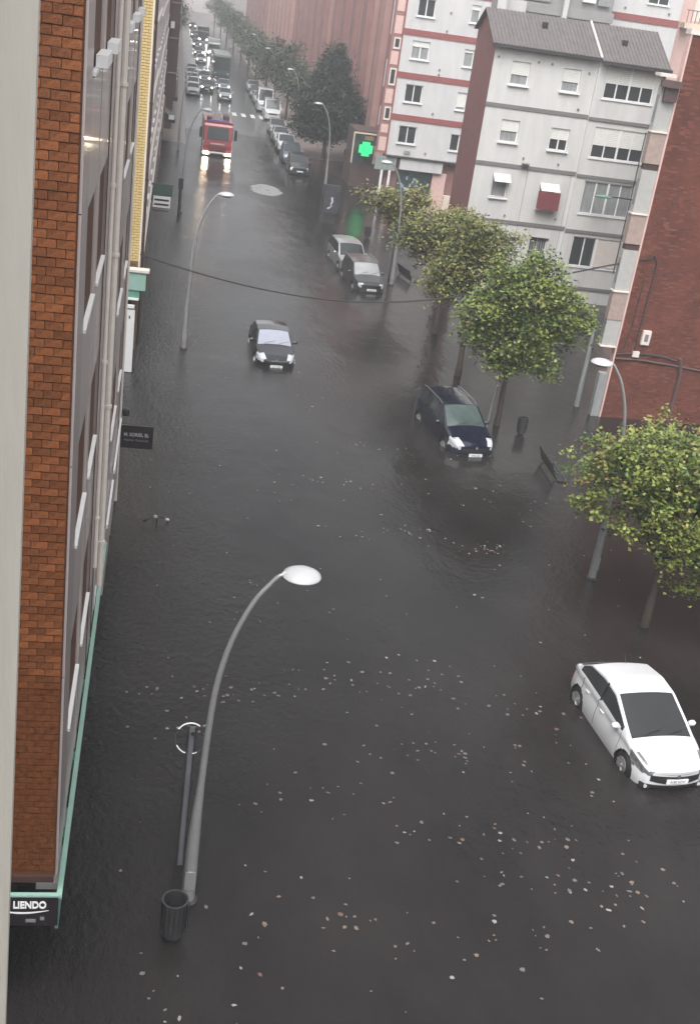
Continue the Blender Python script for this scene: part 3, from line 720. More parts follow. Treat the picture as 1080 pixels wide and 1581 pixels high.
# pharmacy corner
PH = empty('pharmacy_shop', (16.0, 96.2, 0), label='dark pharmacy shopfront with a pale rectangular frame at the corner behind the tree', cat='shop')
MB().box(-1.1, 1.98, .5, 4.5, -.4, 4.5).build('wall', m_dkbrown, PH)
fr_ = MB(); X0, X1, Zb, Zt = -1.2, 1.35, 1.9, 4.35
for b_ in ((X0, X1, Zt-.1, Zt), (X0, X0+.1, Zb, Zt-.1), (X1-.1, X1, Zb, Zt-.1)): fr_.box(b_[0], b_[1], .3, .5, b_[2], b_[3])
fr_.build('frame', m_cream, PH)
MB().box(X0+.1, X1-.1, .42, .49, Zb, Zt-.1).build('shop_window', m_shop, PH)
MB().box(-.25, .5, .36, .41, 3.8, 4.15).build('sign_panel', mat('olive_panel', (.25, .22, .1), .6), PH)
MB().box(.6, 1.2, .38, .41, 2.0, 3.4).build('poster', m_pinktile, PH)
PC = empty('pharmacy_cross', (15.85, 96.1, 3.15), label='bright green lit pharmacy cross mounted on the dark shopfront', cat='sign')
MB().lathe([(.72, 0), (.72, .16)], (0, .04, 0), 'Y', 24).build('back_box', mat('green_black', (.01, .05, .03), .4), PC)
def cross(a, b, y0, y1, m, name, par):
    q = MB(); P = [(-a, -b), (-a, a*-1), (-b, -a), (-b, a), (-a, a)]
    pts = [(a, b), (b, b), (b, a), (-b, a), (-b, b), (-a, b), (-a, -b), (-b, -b), (-b, -a), (b, -a), (b, -b), (a, -b)]
    i0 = [q.pt(x, y0, z) for x, z in pts]; i1 = [q.pt(x, y1, z) for x, z in pts]
    q.face(i0[::-1]); q.face(i1); [q.face((i0[k], i0[(k+1) % 12], i1[(k+1) % 12], i1[k])) for k in range(12)]
    return q.build(name, m, par)
cross(.56, .32, -.06, .03, e_green, 'lit_cross', PC); cross(.2, .1, -.075, -.062, e_green2, 'inner_cross', PC)
MB().box(-.05, .05, .2, .45, -.1, .1).build('bracket', m_iron, PC)
# ================================================================ VEHICLES
def smooth_curve(pts, xs, win=.10):
    px = np.array([p[0] for p in pts]); py = np.array([p[1] for p in pts])
    d = np.linspace(px[0]-.3, px[-1]+.3, 900); v = np.interp(d, px, py)
    k = max(1, int(win/(d[1]-d[0]))); ker = np.hanning(2*k+1); ker /= ker.sum()
    v = np.convolve(np.pad(v, k, mode='edge'), ker, 'valid')
    return np.interp(xs, d, v)
def make_car(name, label, cat, group, loc, rz, S, paint, plate=None, detail=True, lit=False, lightm=None, roofm=None, glassm=None, tilt=0):
    """S: L W H cowl(x,z) nose z, ws1 roof front x, rf roof rear x, rg rear glass base x, tail z, belt"""
    root = empty(name, loc, rz, label, cat, group)
    if tilt: root.rotation_euler = (tilt, 0, rz)
    L, W, H = S['L'], S['W'], S['H']; hx = L/2
    ws0, ws1, rf_, rg = S['ws0'], S['ws1'], S['rf'], S['rg']; hz, nz, tz = S['hood'], S['nose'], S['tail']
    wb = S.get('wb', .62*L); wr = S.get('wr', .31); wx = (wb/2+S.get('wo', .03), -wb/2+S.get('wo', .03)); AR = wr+.06
    dx = .045 if detail else .10
    xs = list(np.arange(-hx, hx, dx))+[hx, ws0, ws1, rf_, rg]
    B = [S['pil']-.035, S['pil']+.035]
    if S.get('pil2') is not None: B += [S['pil2']-.035, S['pil2']+.035]
    seams = [] if not detail else [ws0-.28, S['pil']-.05, S.get('rd', -hx*.62)]
    seams = [x for s in seams for x in (s-.007, s+.007)]
    xs = sorted(set([round(float(x), 4) for x in xs if all(abs(x-q) > dx*.4 for q in (ws0, ws1, rf_, rg, *B, *seams)) or x in (ws0, ws1, rf_, rg)]+[round(float(q), 4) for q in B+seams]))
    xs = np.array(xs); n = len(xs)
    top = smooth_curve([(-hx, tz-.10), (-hx+.05, tz), (rg, S.get('deck', tz)), (rf_, H-S.get('drop', .05)), (rf_*.45+ws1*.55, H), (ws1, H-.045), (ws0, hz), (hx-.18, nz), (hx, nz-.12)], xs, .09)
    belt = smooth_curve([(-hx, tz-.12), (-hx+.15, S['beltr']), (0, (S['beltr']+S['beltf'])/2), (ws0, S['beltf']), (hx-.25, nz-.10), (hx, nz-.20)], xs, .12)
    belt = np.minimum(belt, top-.03)
    wpl = np.interp(xs, [-hx, -hx+.12, -hx+.45, -.6, .8, hx-.55, hx-.2, hx-.06, hx], [.80, .89, .97, 1, 1, .97, .88, .80, .74])*W/2
    wpl = smooth_curve(list(zip(xs, wpl)), xs, .12)
    tumb = S.get('tumb', .80)
    sill = np.interp(xs, [-hx, -hx+.25, hx-.3, hx], [.33, .22, .2, .26])
    nb = S.get('bulge', .16); rb_ = .07
    g = np.clip((top-belt-.05)/(H-S['beltf']-.05), 0, 1)
    we = wpl*(.93-(.93-tumb)*g)                    # half width at the roof/hood edge
    we = we*(1-g*(.13*np.clip((-xs-.15*L/4)/(L*.42), 0, 1)**2))
    crown = .045+.02*(1-g)
    ze = top-crown
    zz = np.maximum(ze, belt+.015)
    side = []  # rows of (y, z)
    for t in np.linspace(0, 1, 13 if detail else 7):
        z = sill+(belt-sill)*t
        y = wpl*(.955+.045*math.sin(math.pi*min(1, t*1.15+.12))**.8) if t < .86 else wpl*(.985-.035*(t-.86)/.14)
        side.append((y, z))
    nlow = len(side)
    gts = [.1, .5, .9, 1.0] if detail else [.12, .88, 1.0]
    y5, z5 = side[-1]
    for t in gts: side.append((y5+(we-y5)*t, z5+(zz-z5)*t))
    NS = len(side)
    tq = [.09, .3, .55, .8, 1.0] if detail else [.1, .5, 1.0]
    rows = [(y, z, 'side') for y, z in side]
    for q in tq: rows.append((we*(1-q), zz+(top+.0-zz)*(1-(1-q)**2), 'top'))
    sf = np.clip((xs-(hx-.45))/.45, 0, 1)**1.5*nb; sr = np.clip((-hx+.35-xs)/.35, 0, 1)**1.5*rb_
    parts = {}
    def P(part):
        if part not in parts: parts[part] = MB()
        return parts[part]
    def vert(j, i, sg):
        y, z, _ = rows[j]; yy = y[i]; x = xs[i]
        c = min(1, abs(yy)/max(wpl[i], .01)); c = c if j >= NS-1 else 1.0
        k = 1-(yy/we[i])**2 if j >= NS-1 else 0
        x = x+sf[i]*max(0, k)-sr[i]*max(0, k)
        zv = z[i]
        if j < nlow:
            for w in wx:
                dd = math.hypot(x-w, zv-wr)
                if abs(dd-AR) < .03: f = AR/max(dd, .01); x = w+(x-w)*f; zv = wr+(zv-wr)*f
        return (x, sg*yy, zv)
    hl = S.get('hl', (.30, .62, .20))          # length back from nose, inner share of half-width, height below nose
    for sg in (1, -1):
        for j in range(len(rows)-1):
            for i in range(n-1):
                q = [vert(j, i, sg), vert(j, i+1, sg), vert(j+1, i+1, sg), vert(j+1, i, sg)]
                if sg < 0: q = q[::-1]
                cx = (xs[i]+xs[i+1])/2; cz = sum(p[2] for p in q)/4; cy = abs(sum(p[1] for p in q)/4)
                part = 'body'
                if j+1 < nlow:
                    if any(math.hypot(cx-w, cz-wr) < AR-.004 for w in wx): continue
                    if (xs[i+1]-xs[i]) < .02 and .3 < cz and detail and any(abs(cx-s) < .01 for s in seams): part = 'seam'
                    elif detail and cz < .36 and abs(cx) < wb/2-.3 and S.get('cladding'): part = 'trim'
                    elif cx > hx-hl[0] and nz-.14-hl[2] < cz: part = 'headlight'+('_r' if sg > 0 else '_l')
                    elif cx < -hx+.16 and tz-.45 < cz < tz-.1: part = 'tail_light'+('_r' if sg > 0 else '_l')
                elif j+1 < NS:
                    ok = (rg+.08 if S.get('wagon') else rf_-.45 if not S.get('sedan') else rg+.25) < cx < ws0-.30 and (zz[i]-belt[i]) > .13
                    gi = j-nlow+1
                    if ok and not any(B[k] < cx < B[k+1] for k in range(0, len(B), 2)) and 1 <= gi <= len(gts)-2:
                        idx = sum(cx > b for b in B[::2]); part = 'side_window_%d%d' % (idx, sg > 0)
                    elif ok and any(B[k] < cx < B[k+1] for k in range(0, len(B), 2)): part = 'pillar'
                    elif cx > hx-hl[0] and hl[1] < .9: part = 'headlight'+('_r' if sg > 0 else '_l')
                else:
                    tqi = j-NS+1
                    if ws1 < cx < ws0-.02 and tqi >= 1: part = 'windshield'
                    elif rg+.03 < cx < rf_ and tqi >= 1: part = 'rear_window'
                    elif rf_+.12 < cx < ws1-.12 and roofm and tqi >= 1: part = 'roof_glass'
                    elif cx > hx-hl[0]*.75 and cy > hl[1]*we[i] and cx < hx-.02: part = 'headlight'+('_r' if sg > 0 else '_l')
                P(part).quad(*q)
    # front and rear caps
    capinfo = []
    for end, i, sgx, bul in (('front', n-1, 1, nb), ('rear', 0, -1, rb_)):
        cols = np.linspace(-1, 1, 15 if detail else 9)
        rr = [(y[i], z[i]) for y, z in side]
        crow = top[i]-zz[i]
        pts = [[(xs[i]+sgx*bul*(1-c*c)*min(1, .55+.45*(k/(NS-1))**.5 if end == 'front' else 1), c*y, z+(crow*(1-c*c) if k == NS-1 else 0)) for c in cols] for k, (y, z) in enumerate(rr)]
        for k in range(len(rr)-1):
            for c in range(len(cols)-1):
                q = [pts[k][c], pts[k][c+1], pts[k+1][c+1], pts[k+1][c]]
                if sgx < 0: q = q[::-1]
                cz = sum(p[2] for p in q)/4; cy = sum(p[1] for p in q)/4
                part = 'body'
                if end == 'front':
                    if abs(cy) > S.get('hli', .52)*W/2 and cz > nz-.16-hl[2]: part = 'headlight'+('_r' if cy > 0 else '_l')
                    elif detail and cz < .36: part = 'trim'
                elif end == 'rear':
                    if abs(cy) > .62*W/2 and tz-.45 < cz < tz-.12: part = 'tail_light'+('_r' if cy > 0 else '_l')
                P(part).quad(*q)
        capinfo.append(rr)
    gm_ = glassm or m_glass
    mm = {'body': paint, 'seam': m_black, 'trim': m_black, 'pillar': m_black, 'windshield': gm_, 'rear_window': m_glass, 'roof_glass': roofm or m_glass}
    body = None
    order = ['body']+[k for k in parts if k != 'body']
    bodyo = None
    for k in order:
        q = parts[k]; base = k.split('_window_')[0]+'_window' if k.startswith('side_window') else k[:-2] if k.endswith(('_r', '_l')) else k
        m = mm.get(base, m_glass)
        if base == 'headlight': m = (lightm or m_lens)
        if base == 'tail_light': m = m_red
        me_o = q.build(base, m, root, fix=False)
        bm = bmesh.new(); bm.from_mesh(me_o.data); bmesh.ops.remove_doubles(bm, verts=bm.verts, dist=.0008); bmesh.ops.recalc_face_normals(bm, faces=bm.faces)
        bm.to_mesh(me_o.data); bm.free()
        me_o.data.polygons.foreach_set('use_smooth', [True]*len(me_o.data.polygons)); me_o.data.set_sharp_from_angle(angle=R_(50))
    # dark inside + wheel wells + floor
    MB().box(-hx+.25, hx-.35, -W/2+.17, W/2-.17, .16, min(S['beltf'], S['beltr'])-.12).build('underbody', m_black, root)
    fx = lambda y, z: hx+nb*.92*(1-(y/(W/2*.74))**2)
    def patch(y0, y1, z0, z1, off, m, name, par=root, taper=0, nseg=8, th=.06, dz=0):
        q = MB(); a = []
        for k in range(nseg+1):
            y = y0+(y1-y0)*k/nseg; t = (k/nseg-.5)*2; x = fx(y, z0)+off
            zt, zb_ = z1-taper*t*t, z0+taper*t*t+dz*0
            a.append([q.pt(x, y, zb_), q.pt(x, y, zt), q.pt(x-th, y, zb_), q.pt(x-th, y, zt)])
        for k in range(nseg):
            A, B_ = a[k], a[k+1]; q.face((A[0], B_[0], B_[1], A[1])); q.face((A[1], B_[1], B_[3], A[3])); q.face((A[0], A[2], B_[2], B_[0]))
        q.face((a[0][0], a[0][1], a[0][3], a[0][2])); q.face((a[-1][0], a[-1][2], a[-1][3], a[-1][1]))
        return q.build(name, m, par, smooth=True)
    gr = S.get('grille', (.46, nz-.36, nz-.2))
    g_o = patch(-gr[0], gr[0], gr[1], gr[2], .012, m_black, 'grille', taper=.03)
    if S.get('bar'): patch(-gr[0]*1.05, gr[0]*1.05, gr[2]-.045, gr[2]+.012, .02, m_chrome, 'chrome_bar', g_o, taper=0)
    pz = S.get('pz', gr[1]-.10)
    pl = MB().box(fx(0, 0)+.0, fx(0, 0)+.03, -.26, .26, pz-.055, pz+.055).build('number_plate', m_plate, root)
    if plate:
        mt = Matrix.Translation((fx(0, 0)+.031, 0, pz-.035)) @ Matrix.Rotation(R_(90), 4, 'Z') @ Matrix.Rotation(R_(90), 4, 'X')
        text_mesh('plate_lettering', plate, .10, m_black, pl, mt, extrude=.001, align='CENTER', sx=.85)
    # emblem
    if detail:
        MB().lathe([(.045, 0), (.05, .008), (.02, .014)], (fx(0, 0)+.018, 0, gr[2]+.02), 'X', 10).build('emblem', m_chrome, root, smooth=True)
    # wheels
    def wheel(par, x, s):
        yo = W/2-.035; t = MB(); wd_ = .2
        t.lathe([(wr*.62, -.0), (wr*.96, .0), (wr, .03), (wr, wd_-.03), (wr*.96, wd_), (wr*.62, wd_)], (x, 0, wr), 'Y', 24)
        for v in range(len(t.v)): t.v[v] = (t.v[v][0], s*(yo-wd_+t.v[v][1]), t.v[v][2])
        w = empty('wheel'); w.parent = root
        t.build('tyre', m_tyre, w, smooth=True)
        r = MB(); r.lathe([(.03, -.03), (wr*.62, -.03), (wr*.62, 0), (wr*.58, 0), (wr*.56, -.025)], (x, 0, wr), 'Y', 20)
        for k in range(5):
            a = k*2*math.pi/5+.3
            p0 = (x+.02*math.cos(a), 0, wr+.02*math.sin(a)); p1 = (x+wr*.58*math.cos(a), 0, wr+wr*.58*math.sin(a))
            r.tube([p0, p1], .028, 6)
        r.lathe([(.055, -.02), (.055, .015), (.03, .02)], (x, 0, wr), 'Y', 10)
        for v in range(len(r.v)): r.v[v] = (r.v[v][0], s*(yo+r.v[v][1]+.034), r.v[v][2])
        r.build('rim', m_rim, w, smooth=True)
    for x in wx:
        for s in (1, -1):
            wh_ = MB(); wh_.lathe([(AR+.015, 0), (AR+.015, .34)], (x, 0, wr), 'Y', 18)
            for v in range(len(wh_.v)): wh_.v[v] = (wh_.v[v][0], s*(W/2*.965-.33+wh_.v[v][1]-.02), wh_.v[v][2])
            # open well: dark liner only (no outer disc)
            wh_.f = wh_.f[:-1]; wh_.m = wh_.m[:-1]; wh_.build('wheel_well', m_black, root, fix=False)
            if detail: wheel(root, x, s)
            else:
                t = MB(); t.lathe([(wr*.95, 0), (wr, .03), (wr, .17), (wr*.95, .2)], (x, 0, wr), 'Y', 14)
                for v in range(len(t.v)): t.v[v] = (t.v[v][0], s*(W/2-.235+t.v[v][1]), t.v[v][2])
                t.build('wheel', m_tyre, root, smooth=True)
    # mirrors
    mx = ws0-.42; mzz = S['beltf']+.06
    for s in (1, -1):
        mo = MB(); c0 = (mx, s*(W/2+.07), mzz+.04)
        mo.lathe([(.01, -.1), (.06, -.09), (.09, -.02), (.085, .05), (.03, .10)], (0, 0, 0), 'Y', 10, sx=.75, sy=.85)
        for v in range(len(mo.v)): mo.v[v] = (mo.v[v][0]+c0[0], mo.v[v][1]+c0[1], mo.v[v][2]+c0[2])
        mo.box(mx-.03, mx+.03, s*(W/2-.06) if s > 0 else s*(W/2+.02), s*(W/2+.02) if s > 0 else s*(W/2-.06), mzz-.03, mzz+.02)
        mo.build('side_mirror', S.get('mirror', paint), root, smooth=True)
    if detail:
        for s in (1, -1):
            for hx_ in (S['pil']+.12, S.get('rd', -hx*.62)+.22):
                if hx_ < -hx*.55 and not S.get('pil2'): continue
                yy = W/2*.985
                MB().box(hx_, hx_+.17, s*yy-.01, s*yy+.025, S['beltf']-.13, S['beltf']-.10).build('door_handle', paint, root, bevel=.008)
        for k in (-.45, .15):
            w_ = MB(); w_.tube([(ws0+.0, k, hz+.03), (ws0-.06, k+.15, hz+.065), (ws0-.14, k+.5, hz+.14)], .008, 5); w_.build('wiper', m_black, root)
        a_ = MB(); a_.tube([(rf_+.25, 0, H), (rf_+.1, 0, H+.16)], .006, 5); a_.build('aerial', m_black, root)
    if S.get('rails'):
        for s in (1, -1):
            xr = np.linspace(rf_+.0, ws1-.1, 7); yr = W/2*tumb+.005
            r = MB(); r.tube([(float(x), s*yr*(1 if 0 < k < 6 else .99), H-.0+(.03 if 0 < k < 6 else -.02)-.03) for k, x in enumerate(xr)], .02, 6); r.build('roof_rail', m_chrome, root, smooth=True)
    if S.get('fog'):
        for s in (1, -1):
            fo = patch(s*.66-.1, s*.66+.1, .24, .36, -.0, m_black, 'fog_recess'); MB().lathe([(.04, 0), (.045, .02)], (fx(.66, 0)+.004, s*.66, .3), 'X', 10).build('fog_light', m_lens, fo)
    return root

p_white = mat('car_paint_white', (.66, .67, .69), .25, var=.02, coat=.8)
p_black = mat('car_paint_black', (.012, .013, .016), .2, var=.1, coat=1.0)
p_navy = mat('car_paint_navy', (.008, .010, .024), .2, var=.1, coat=1.0)
p_grey = mat('car_paint_dark_grey', (.04, .042, .045), .28, var=.1, coat=.8)
p_silver = mat('car_paint_silver', (.42, .43, .44), .3, metal=.5, var=.05, coat=.6)
p_blue = mat('car_paint_slate_blue', (.10, .13, .19), .3, metal=.3, coat=.6)
p_red = mat('fire_red', (.30, .03, .04), .3, var=.08, coat=.5)
HATCH = dict(drop=.12, L=3.97, W=1.80, H=1.52, ws0=1.17, ws1=.13, rf=-1.22, rg=-1.78, hood=1.0, nose=.86, tail=.92, deck=1.02, beltf=.92, beltr=1.02, pil=-.28, tumb=.80, wb=2.54, wr=.31, wo=-.02, hl=(.60, .93, .15), hli=.60, grille=(.60, .42, .62), pz=.50, fog=True, rd=-1.2)
MPV = dict(L=4.60, W=1.85, H=1.66, ws0=1.25, ws1=.35, rf=-1.75, rg=-2.1, hood=1.08, nose=.86, tail=1.0, deck=1.05, beltf=.98, beltr=1.05, pil=-.1, pil2=-1.15, tumb=.76, wb=2.76, wr=.33, hl=(.55, .62, .13), hli=.66, grille=(.5, .48, .66), pz=.40, bar=False, fog=True, wagon=True, rails=True, rd=-1.1)
OPEL = dict(L=4.25, W=1.76, H=1.48, ws0=1.05, ws1=.28, rf=-1.2, rg=-1.75, hood=1.0, nose=.82, tail=.98, deck=1.02, beltf=.93, beltr=1.0, pil=-.2, pil2=-1.0, tumb=.76, wb=2.61, wr=.32, hl=(.5, .6, .13), hli=.62, grille=(.50, .50, .66), pz=.40, bar=True, rd=-1.05)
WAGON = dict(L=4.45, W=1.76, H=1.62, ws0=1.15, ws1=.45, rf=-1.8, rg=-2.08, hood=1.05, nose=.88, tail=1.05, deck=1.05, beltf=.97, beltr=1.02, pil=-.1, pil2=-1.1, tumb=.82, wb=2.7, wr=.33, hl=(.16, .7, .14), hli=.66, grille=(.5, .60, .76), pz=.50, wagon=True, rails=True, rd=-1.05)
VAN = dict(L=5.2, W=1.98, H=2.2, ws0=1.75, ws1=1.05, rf=-2.42, rg=-2.5, hood=1.25, nose=1.05, tail=1.2, deck=1.2, beltf=1.15, beltr=1.2, pil=.6, pil2=-.6, tumb=.88, wb=3.2, wr=.34, hl=(.2, .7, .2), hli=.7, grille=(.55, .7, .85), wagon=True)
SEDAN = dict(L=4.4, W=1.76, H=1.45, ws0=.95, ws1=.2, rf=-.95, rg=-1.5, hood=.98, nose=.82, tail=1.0, deck=1.03, beltf=.92, beltr=.96, pil=-.2, tumb=.76, wb=2.65, wr=.32, hl=(.3, .62, .14), hli=.62, sedan=True, rd=-1.1)
m_ws_sky = mat('windscreen_painted_sky', (.32, .33, .40), .25, var=.15, scale=1.2, coat=1)  # pale lavender base colour paints the sky reflection onto the windscreen
m_ws_sky_grey = mat('windscreen_painted_sky_grey', (.30, .31, .32), .25, var=.3, scale=1.5, coat=1)  # greyer variant for the estate, sky reflection likewise painted into the colour
FWD = R_(-90)
m_ws = mat('windscreen_tinted', (.012, .013, .014), .04, var=.1, coat=1)
make_car('parked_car', 'white hatchback standing in the flood at the lower right', 'car', 'cars in the flood', (11.62, 20.9, -.21), FWD+R_(5.5), HATCH, p_white, '4180 KDV', glassm=m_ws, lightm=m_lens_dark)
make_car('car', 'black hatchback with bright headlamps stranded mid-street left of centre', 'car', 'cars in the flood', (5.0, 48.5, -.36), FWD+R_(2), OPEL, p_black, '3517 FZR', glassm=m_ws_sky)
make_car('parked_car', 'navy blue people carrier with roof rails in the water beside the big green tree', 'car', 'cars in the flood', (11.45, 40.15, -.33), FWD+R_(8.5), MPV, p_navy, '6942 GLB', glassm=mat('windscreen_greenish', (.07, .095, .09), .08, var=.5, scale=1.4, coat=1))
make_car('parked_car', 'dark grey estate car with roof rails, front one of the pair by the bench', 'car', 'cars in the flood', (11.2, 63.2, -.34), FWD+R_(5), WAGON, p_grey, '8305 CTP', glassm=m_ws_sky_grey)
make_car('parked_car', 'pale silver car parked tight behind the dark grey estate', 'car', 'cars in the flood', (10.95, 67.8, -.34), FWD+R_(5), dict(WAGON, H=1.66, rails=False), p_silver)
G1 = 'cars parked along the right kerb'
row = [(98.6, WAGON, p_grey, 'dark grey car at the near end of the parked row by the dark trees', 10.95), (104.6, MPV, p_blue, 'slate blue car second from the near end of the parked row', 10.9), (111.2, HATCH, p_white, 'white hatchback third in the parked row on the right', 10.9),
       (117.2, SEDAN, p_silver, 'silver saloon fourth in the parked row, behind the white hatchback', 10.9), (123.2, HATCH, p_silver, 'small silver car fifth in the parked row, last before the vans', 10.95)]
for y, S, p, lb_, x in row: make_car('parked_car', lb_, 'car', G1, (x, y+S['L']/2, -.1 if y < 110 else .02), FWD, S, p, detail=False)
make_car('parked_van', 'white van with a glazed cab front parked just past the zebra crossing', 'van', G1, (11.3, 135.5+2.6, .03), FWD, VAN, p_white, detail=False)
VAN2 = dict(VAN, H=2.6, ws1=1.3)
make_car('parked_van', 'taller boxy white van right behind the first white van', 'van', G1, (11.0, 143.5+2.6, .03), FWD, VAN2, p_white, detail=False)
for y, S, p, lb_ in ((152, SEDAN, p_silver, 'silver car parked behind the tall white van'), (159, HATCH, p_grey, 'dark small car, farther along the right kerb than the vans'), (167, SEDAN, p_silver, 'last silver car that can be made out along the right kerb')):
    make_car('parked_car', lb_, 'car', G1, (10.9, y+2, .03), FWD, S, p, detail=False)
G2 = 'cars parked along the left kerb'
for i, (y, S, p, lb_) in enumerate(((152, SEDAN, p_silver, 'nearest silver car parked at the left kerb past the fire engine'), (159.5, HATCH, p_white, 'white car second from the front at the left kerb'), (166.5, SEDAN, p_silver, 'third car at the left kerb, silver with a pale roof'), (174, HATCH, p_white, 'fourth car at the left kerb, white'), (182, SEDAN, p_silver, 'fifth and last distinct car at the left kerb'))):
    make_car('parked_car', lb_, 'car', G2, (2.5+.02*i, y+2, .03), FWD, S, p, detail=False)
G3 = 'vehicles queuing with headlights on'
qs = [(6.45, 150.5, OPEL, p_silver, 'grey car with lit headlights next behind the fire engine'), (6.7, 163, SEDAN, p_blue, 'blue-grey car with lit headlights between the grey car and the bus'),
      (4.35, 158, HATCH, p_black, 'dark car with lit headlights in the left queue, nearest of that lane'), (4.3, 172, SEDAN, p_grey, 'second car with lit headlights in the left queue'), (4.3, 205, SEDAN, p_silver, 'lit car in the left queue level with the bus front'),
      (4.2, 222, HATCH, p_grey, 'lit car in the left queue level with the bus rear'), (4.1, 245, SEDAN, p_black, 'lit car in the left queue beyond the bus'), (4.0, 275, HATCH, p_grey, 'faint lit car far along the left queue'), (3.9, 315, SEDAN, p_grey, 'farthest lit car of the left queue')]
for x, y, S, p, lb_ in qs: make_car('car', lb_, 'car', G3, (x, y+2, .03), FWD, dict(S, hl=(.08, .75, .05), hli=.70), p, detail=False, lightm=e_headw)

# --- fire engine
FE = empty('fire_engine', (4.13, 104.0, -.22), label='red fire engine with white bumper and lit headlights wading into the flood', cat='fire engine')
W2 = 1.25
cb = MB(); prf = [(0, .55), (-.06, 1.1), (-.0, 1.6), (.18, 2.75), (.34, 3.0), (2.3, 3.0), (2.3, .55)]
def extr(q, prf, x0, x1):
    a = [q.pt(x0, y, z) for y, z in prf]; b = [q.pt(x1, y, z) for y, z in prf]; q.face(a[::-1]); q.face(b)
    for k in range(len(prf)): q.face((a[k], a[(k+1) % len(prf)], b[(k+1) % len(prf)], b[k]))
extr(cb, prf, -W2, W2); cb.build('cab', p_red, FE, bevel=.05)
wsq = MB(); a = [wsq.pt(*p) for p in ((-.95, -.01, 1.62), (.95, -.01, 1.62), (.88, .155, 2.66), (-.88, .155, 2.66), (-.95, -.04, 1.62), (.95, -.04, 1.62), (.88, .125, 2.66), (-.88, .125, 2.66))]
for f in ((4, 5, 6, 7), (0, 3, 2, 1), (0, 1, 5, 4), (1, 2, 6, 5), (2, 3, 7, 6), (3, 0, 4, 7)): wsq.face([a[k] for k in f])
wsq.build('windshield', m_glass, FE)
MB().box(-W2-.01, W2+.01, -.09, .5, .32, .62).build('bumper', m_white, FE, bevel=.04)
MB().box(-.55, .55, -.105, -.08, .3, .5).build('bumper_recess', m_black, FE)
gl = MB().box(-.8, .8, -.08, -.03, .75, 1.12).build('grille', m_dkbrown, FE)
for z in (.82, .92, 1.02): MB().box(-.75, .75, -.095, -.081, z, z+.03).build('grille_bar', p_red, gl)
MB().box(-.62, .62, -.085, -.05, 1.24, 1.36).build('name_strip', mat('pale_red_strip', (.6, .35, .35), .5), FE)
text_mesh('lettering', 'BOMBEROS', .15, m_white, FE, Matrix.Translation((0, -.088, 1.245)) @ Matrix.Rotation(R_(90), 4, 'X'), extrude=.002, align='CENTER')
for s in (-1, 1):
    MB().box(s*.98-.2, s*.98+.2, -.11, -.06, .40, .58).build('headlight', e_head, FE, bevel=.01)
    MB().box(s*W2-.02 if s > 0 else -W2-.03, s*W2+.03 if s > 0 else -W2+.02, .35, 1.5, 1.65, 2.5).build('side_window', m_glass, FE)
    ar = MB(); ar.tube([(s*W2, .05, 2.6), (s*(W2+.25), -.2, 2.62)], .03, 6); ar.box(s*(W2+.25)-.12, s*(W2+.25)+.12, -.28, -.18, 1.75, 2.6); ar.build('side_mirror', m_black, FE)
    for y in (1.2, 5.4):
        t = MB(); t.lathe([(.3, 0), (.48, .0), (.5, .05), (.5, .25), (.3, .28)], (s*(W2-.3), y, .5), 'X', 18)
        if s > 0: pass
        t.build('wheel', m_tyre, FE, smooth=True)
    MB().box(s*W2-.04 if s > 0 else -W2-.012, s*W2+.012 if s > 0 else -W2+.04, -.02, .3, .6, 1.5).build('white_corner', m_white, FE)
b2 = MB().box(-W2, W2, 2.35, 7.4, .5, 2.95).build('body', p_red, FE, bevel=.03)
for y in (2.6, 4.2, 5.8):
    for s in (-1, 1): MB().box(s*W2-.02 if s > 0 else -W2-.03, s*W2+.03 if s > 0 else -W2+.02, y, y+1.4, .9, 2.6).build('roller_shutter', p_silver, b2)
MB().box(-W2, W2, .25, .5, 3.0, 3.12).build('sun_visor', p_red, FE)
lb_ = MB().box(-.9, .9, .6, .9, 3.02, 3.2).build('light_bar', mat('blue_beacon', (.05, .08, .3), .2), FE, bevel=.03)
for s in (-.35, .35): 
    l_ = MB(); l_.tube([(s, 2.4, 3.1), (s, 7.3, 3.1)], .04, 6); l_.build('ladder_rail', m_metal, FE)
for k in range(12): MB().box(-.35, .35, 2.6+k*.4, 2.64+k*.4, 3.08, 3.12).build('ladder_rung', m_metal, FE)
MB().box(-1.0, -.6, 1.4, 2.6, 3.02, 3.3).build('roof_box', m_black, FE); MB().box(.5, 1.0, 3.0, 5.0, 2.96, 3.3).build('roof_box', m_dkbrown, FE)
# --- bus
p_bus = mat('bus_green_grey', (.04, .07, .065), .35, coat=.4)
BU = empty('bus', (6.95, 182, .03), label='tall dark green city bus waiting in the queue beyond the grey car', cat='bus')
MB().box(-1.25, 1.25, 0, 11.5, .35, 3.15).build('body', p_bus, BU, bevel=.12)
MB().box(-1.1, 1.1, -.03, .02, 1.2, 2.45).build('windshield', m_glass, BU); MB().box(-1.0, 1.0, -.03, .02, 2.6, 2.95).build('destination_sign', m_black, BU)
MB().box(-1.2, 1.2, .2, 11.2, 3.16, 3.32).build('roof_unit', m_curt, BU, bevel=.04)
MB().box(-1.22, 1.22, -.06, .1, .3, .6).build('bumper', m_black, BU)
for s in (-1, 1):
    MB().box(s*.95-.15, s*.95+.15, -.05, .0, .65, .82).build('headlight', m_lens, BU)
    for k in range(6): MB().box(s*1.25-.01, s*1.25+.012, .6+k*1.75, 2.15+k*1.75, 1.3, 2.4).build('side_window', m_glass, BU)
    for y in (2.2, 8.5):
        t = MB(); t.lathe([(.3, 0), (.48, .02), (.48, .25), (.3, .28)], (s*1.0-.14, y, .48), 'X', 14); t.build('wheel', m_tyre, BU, smooth=True)
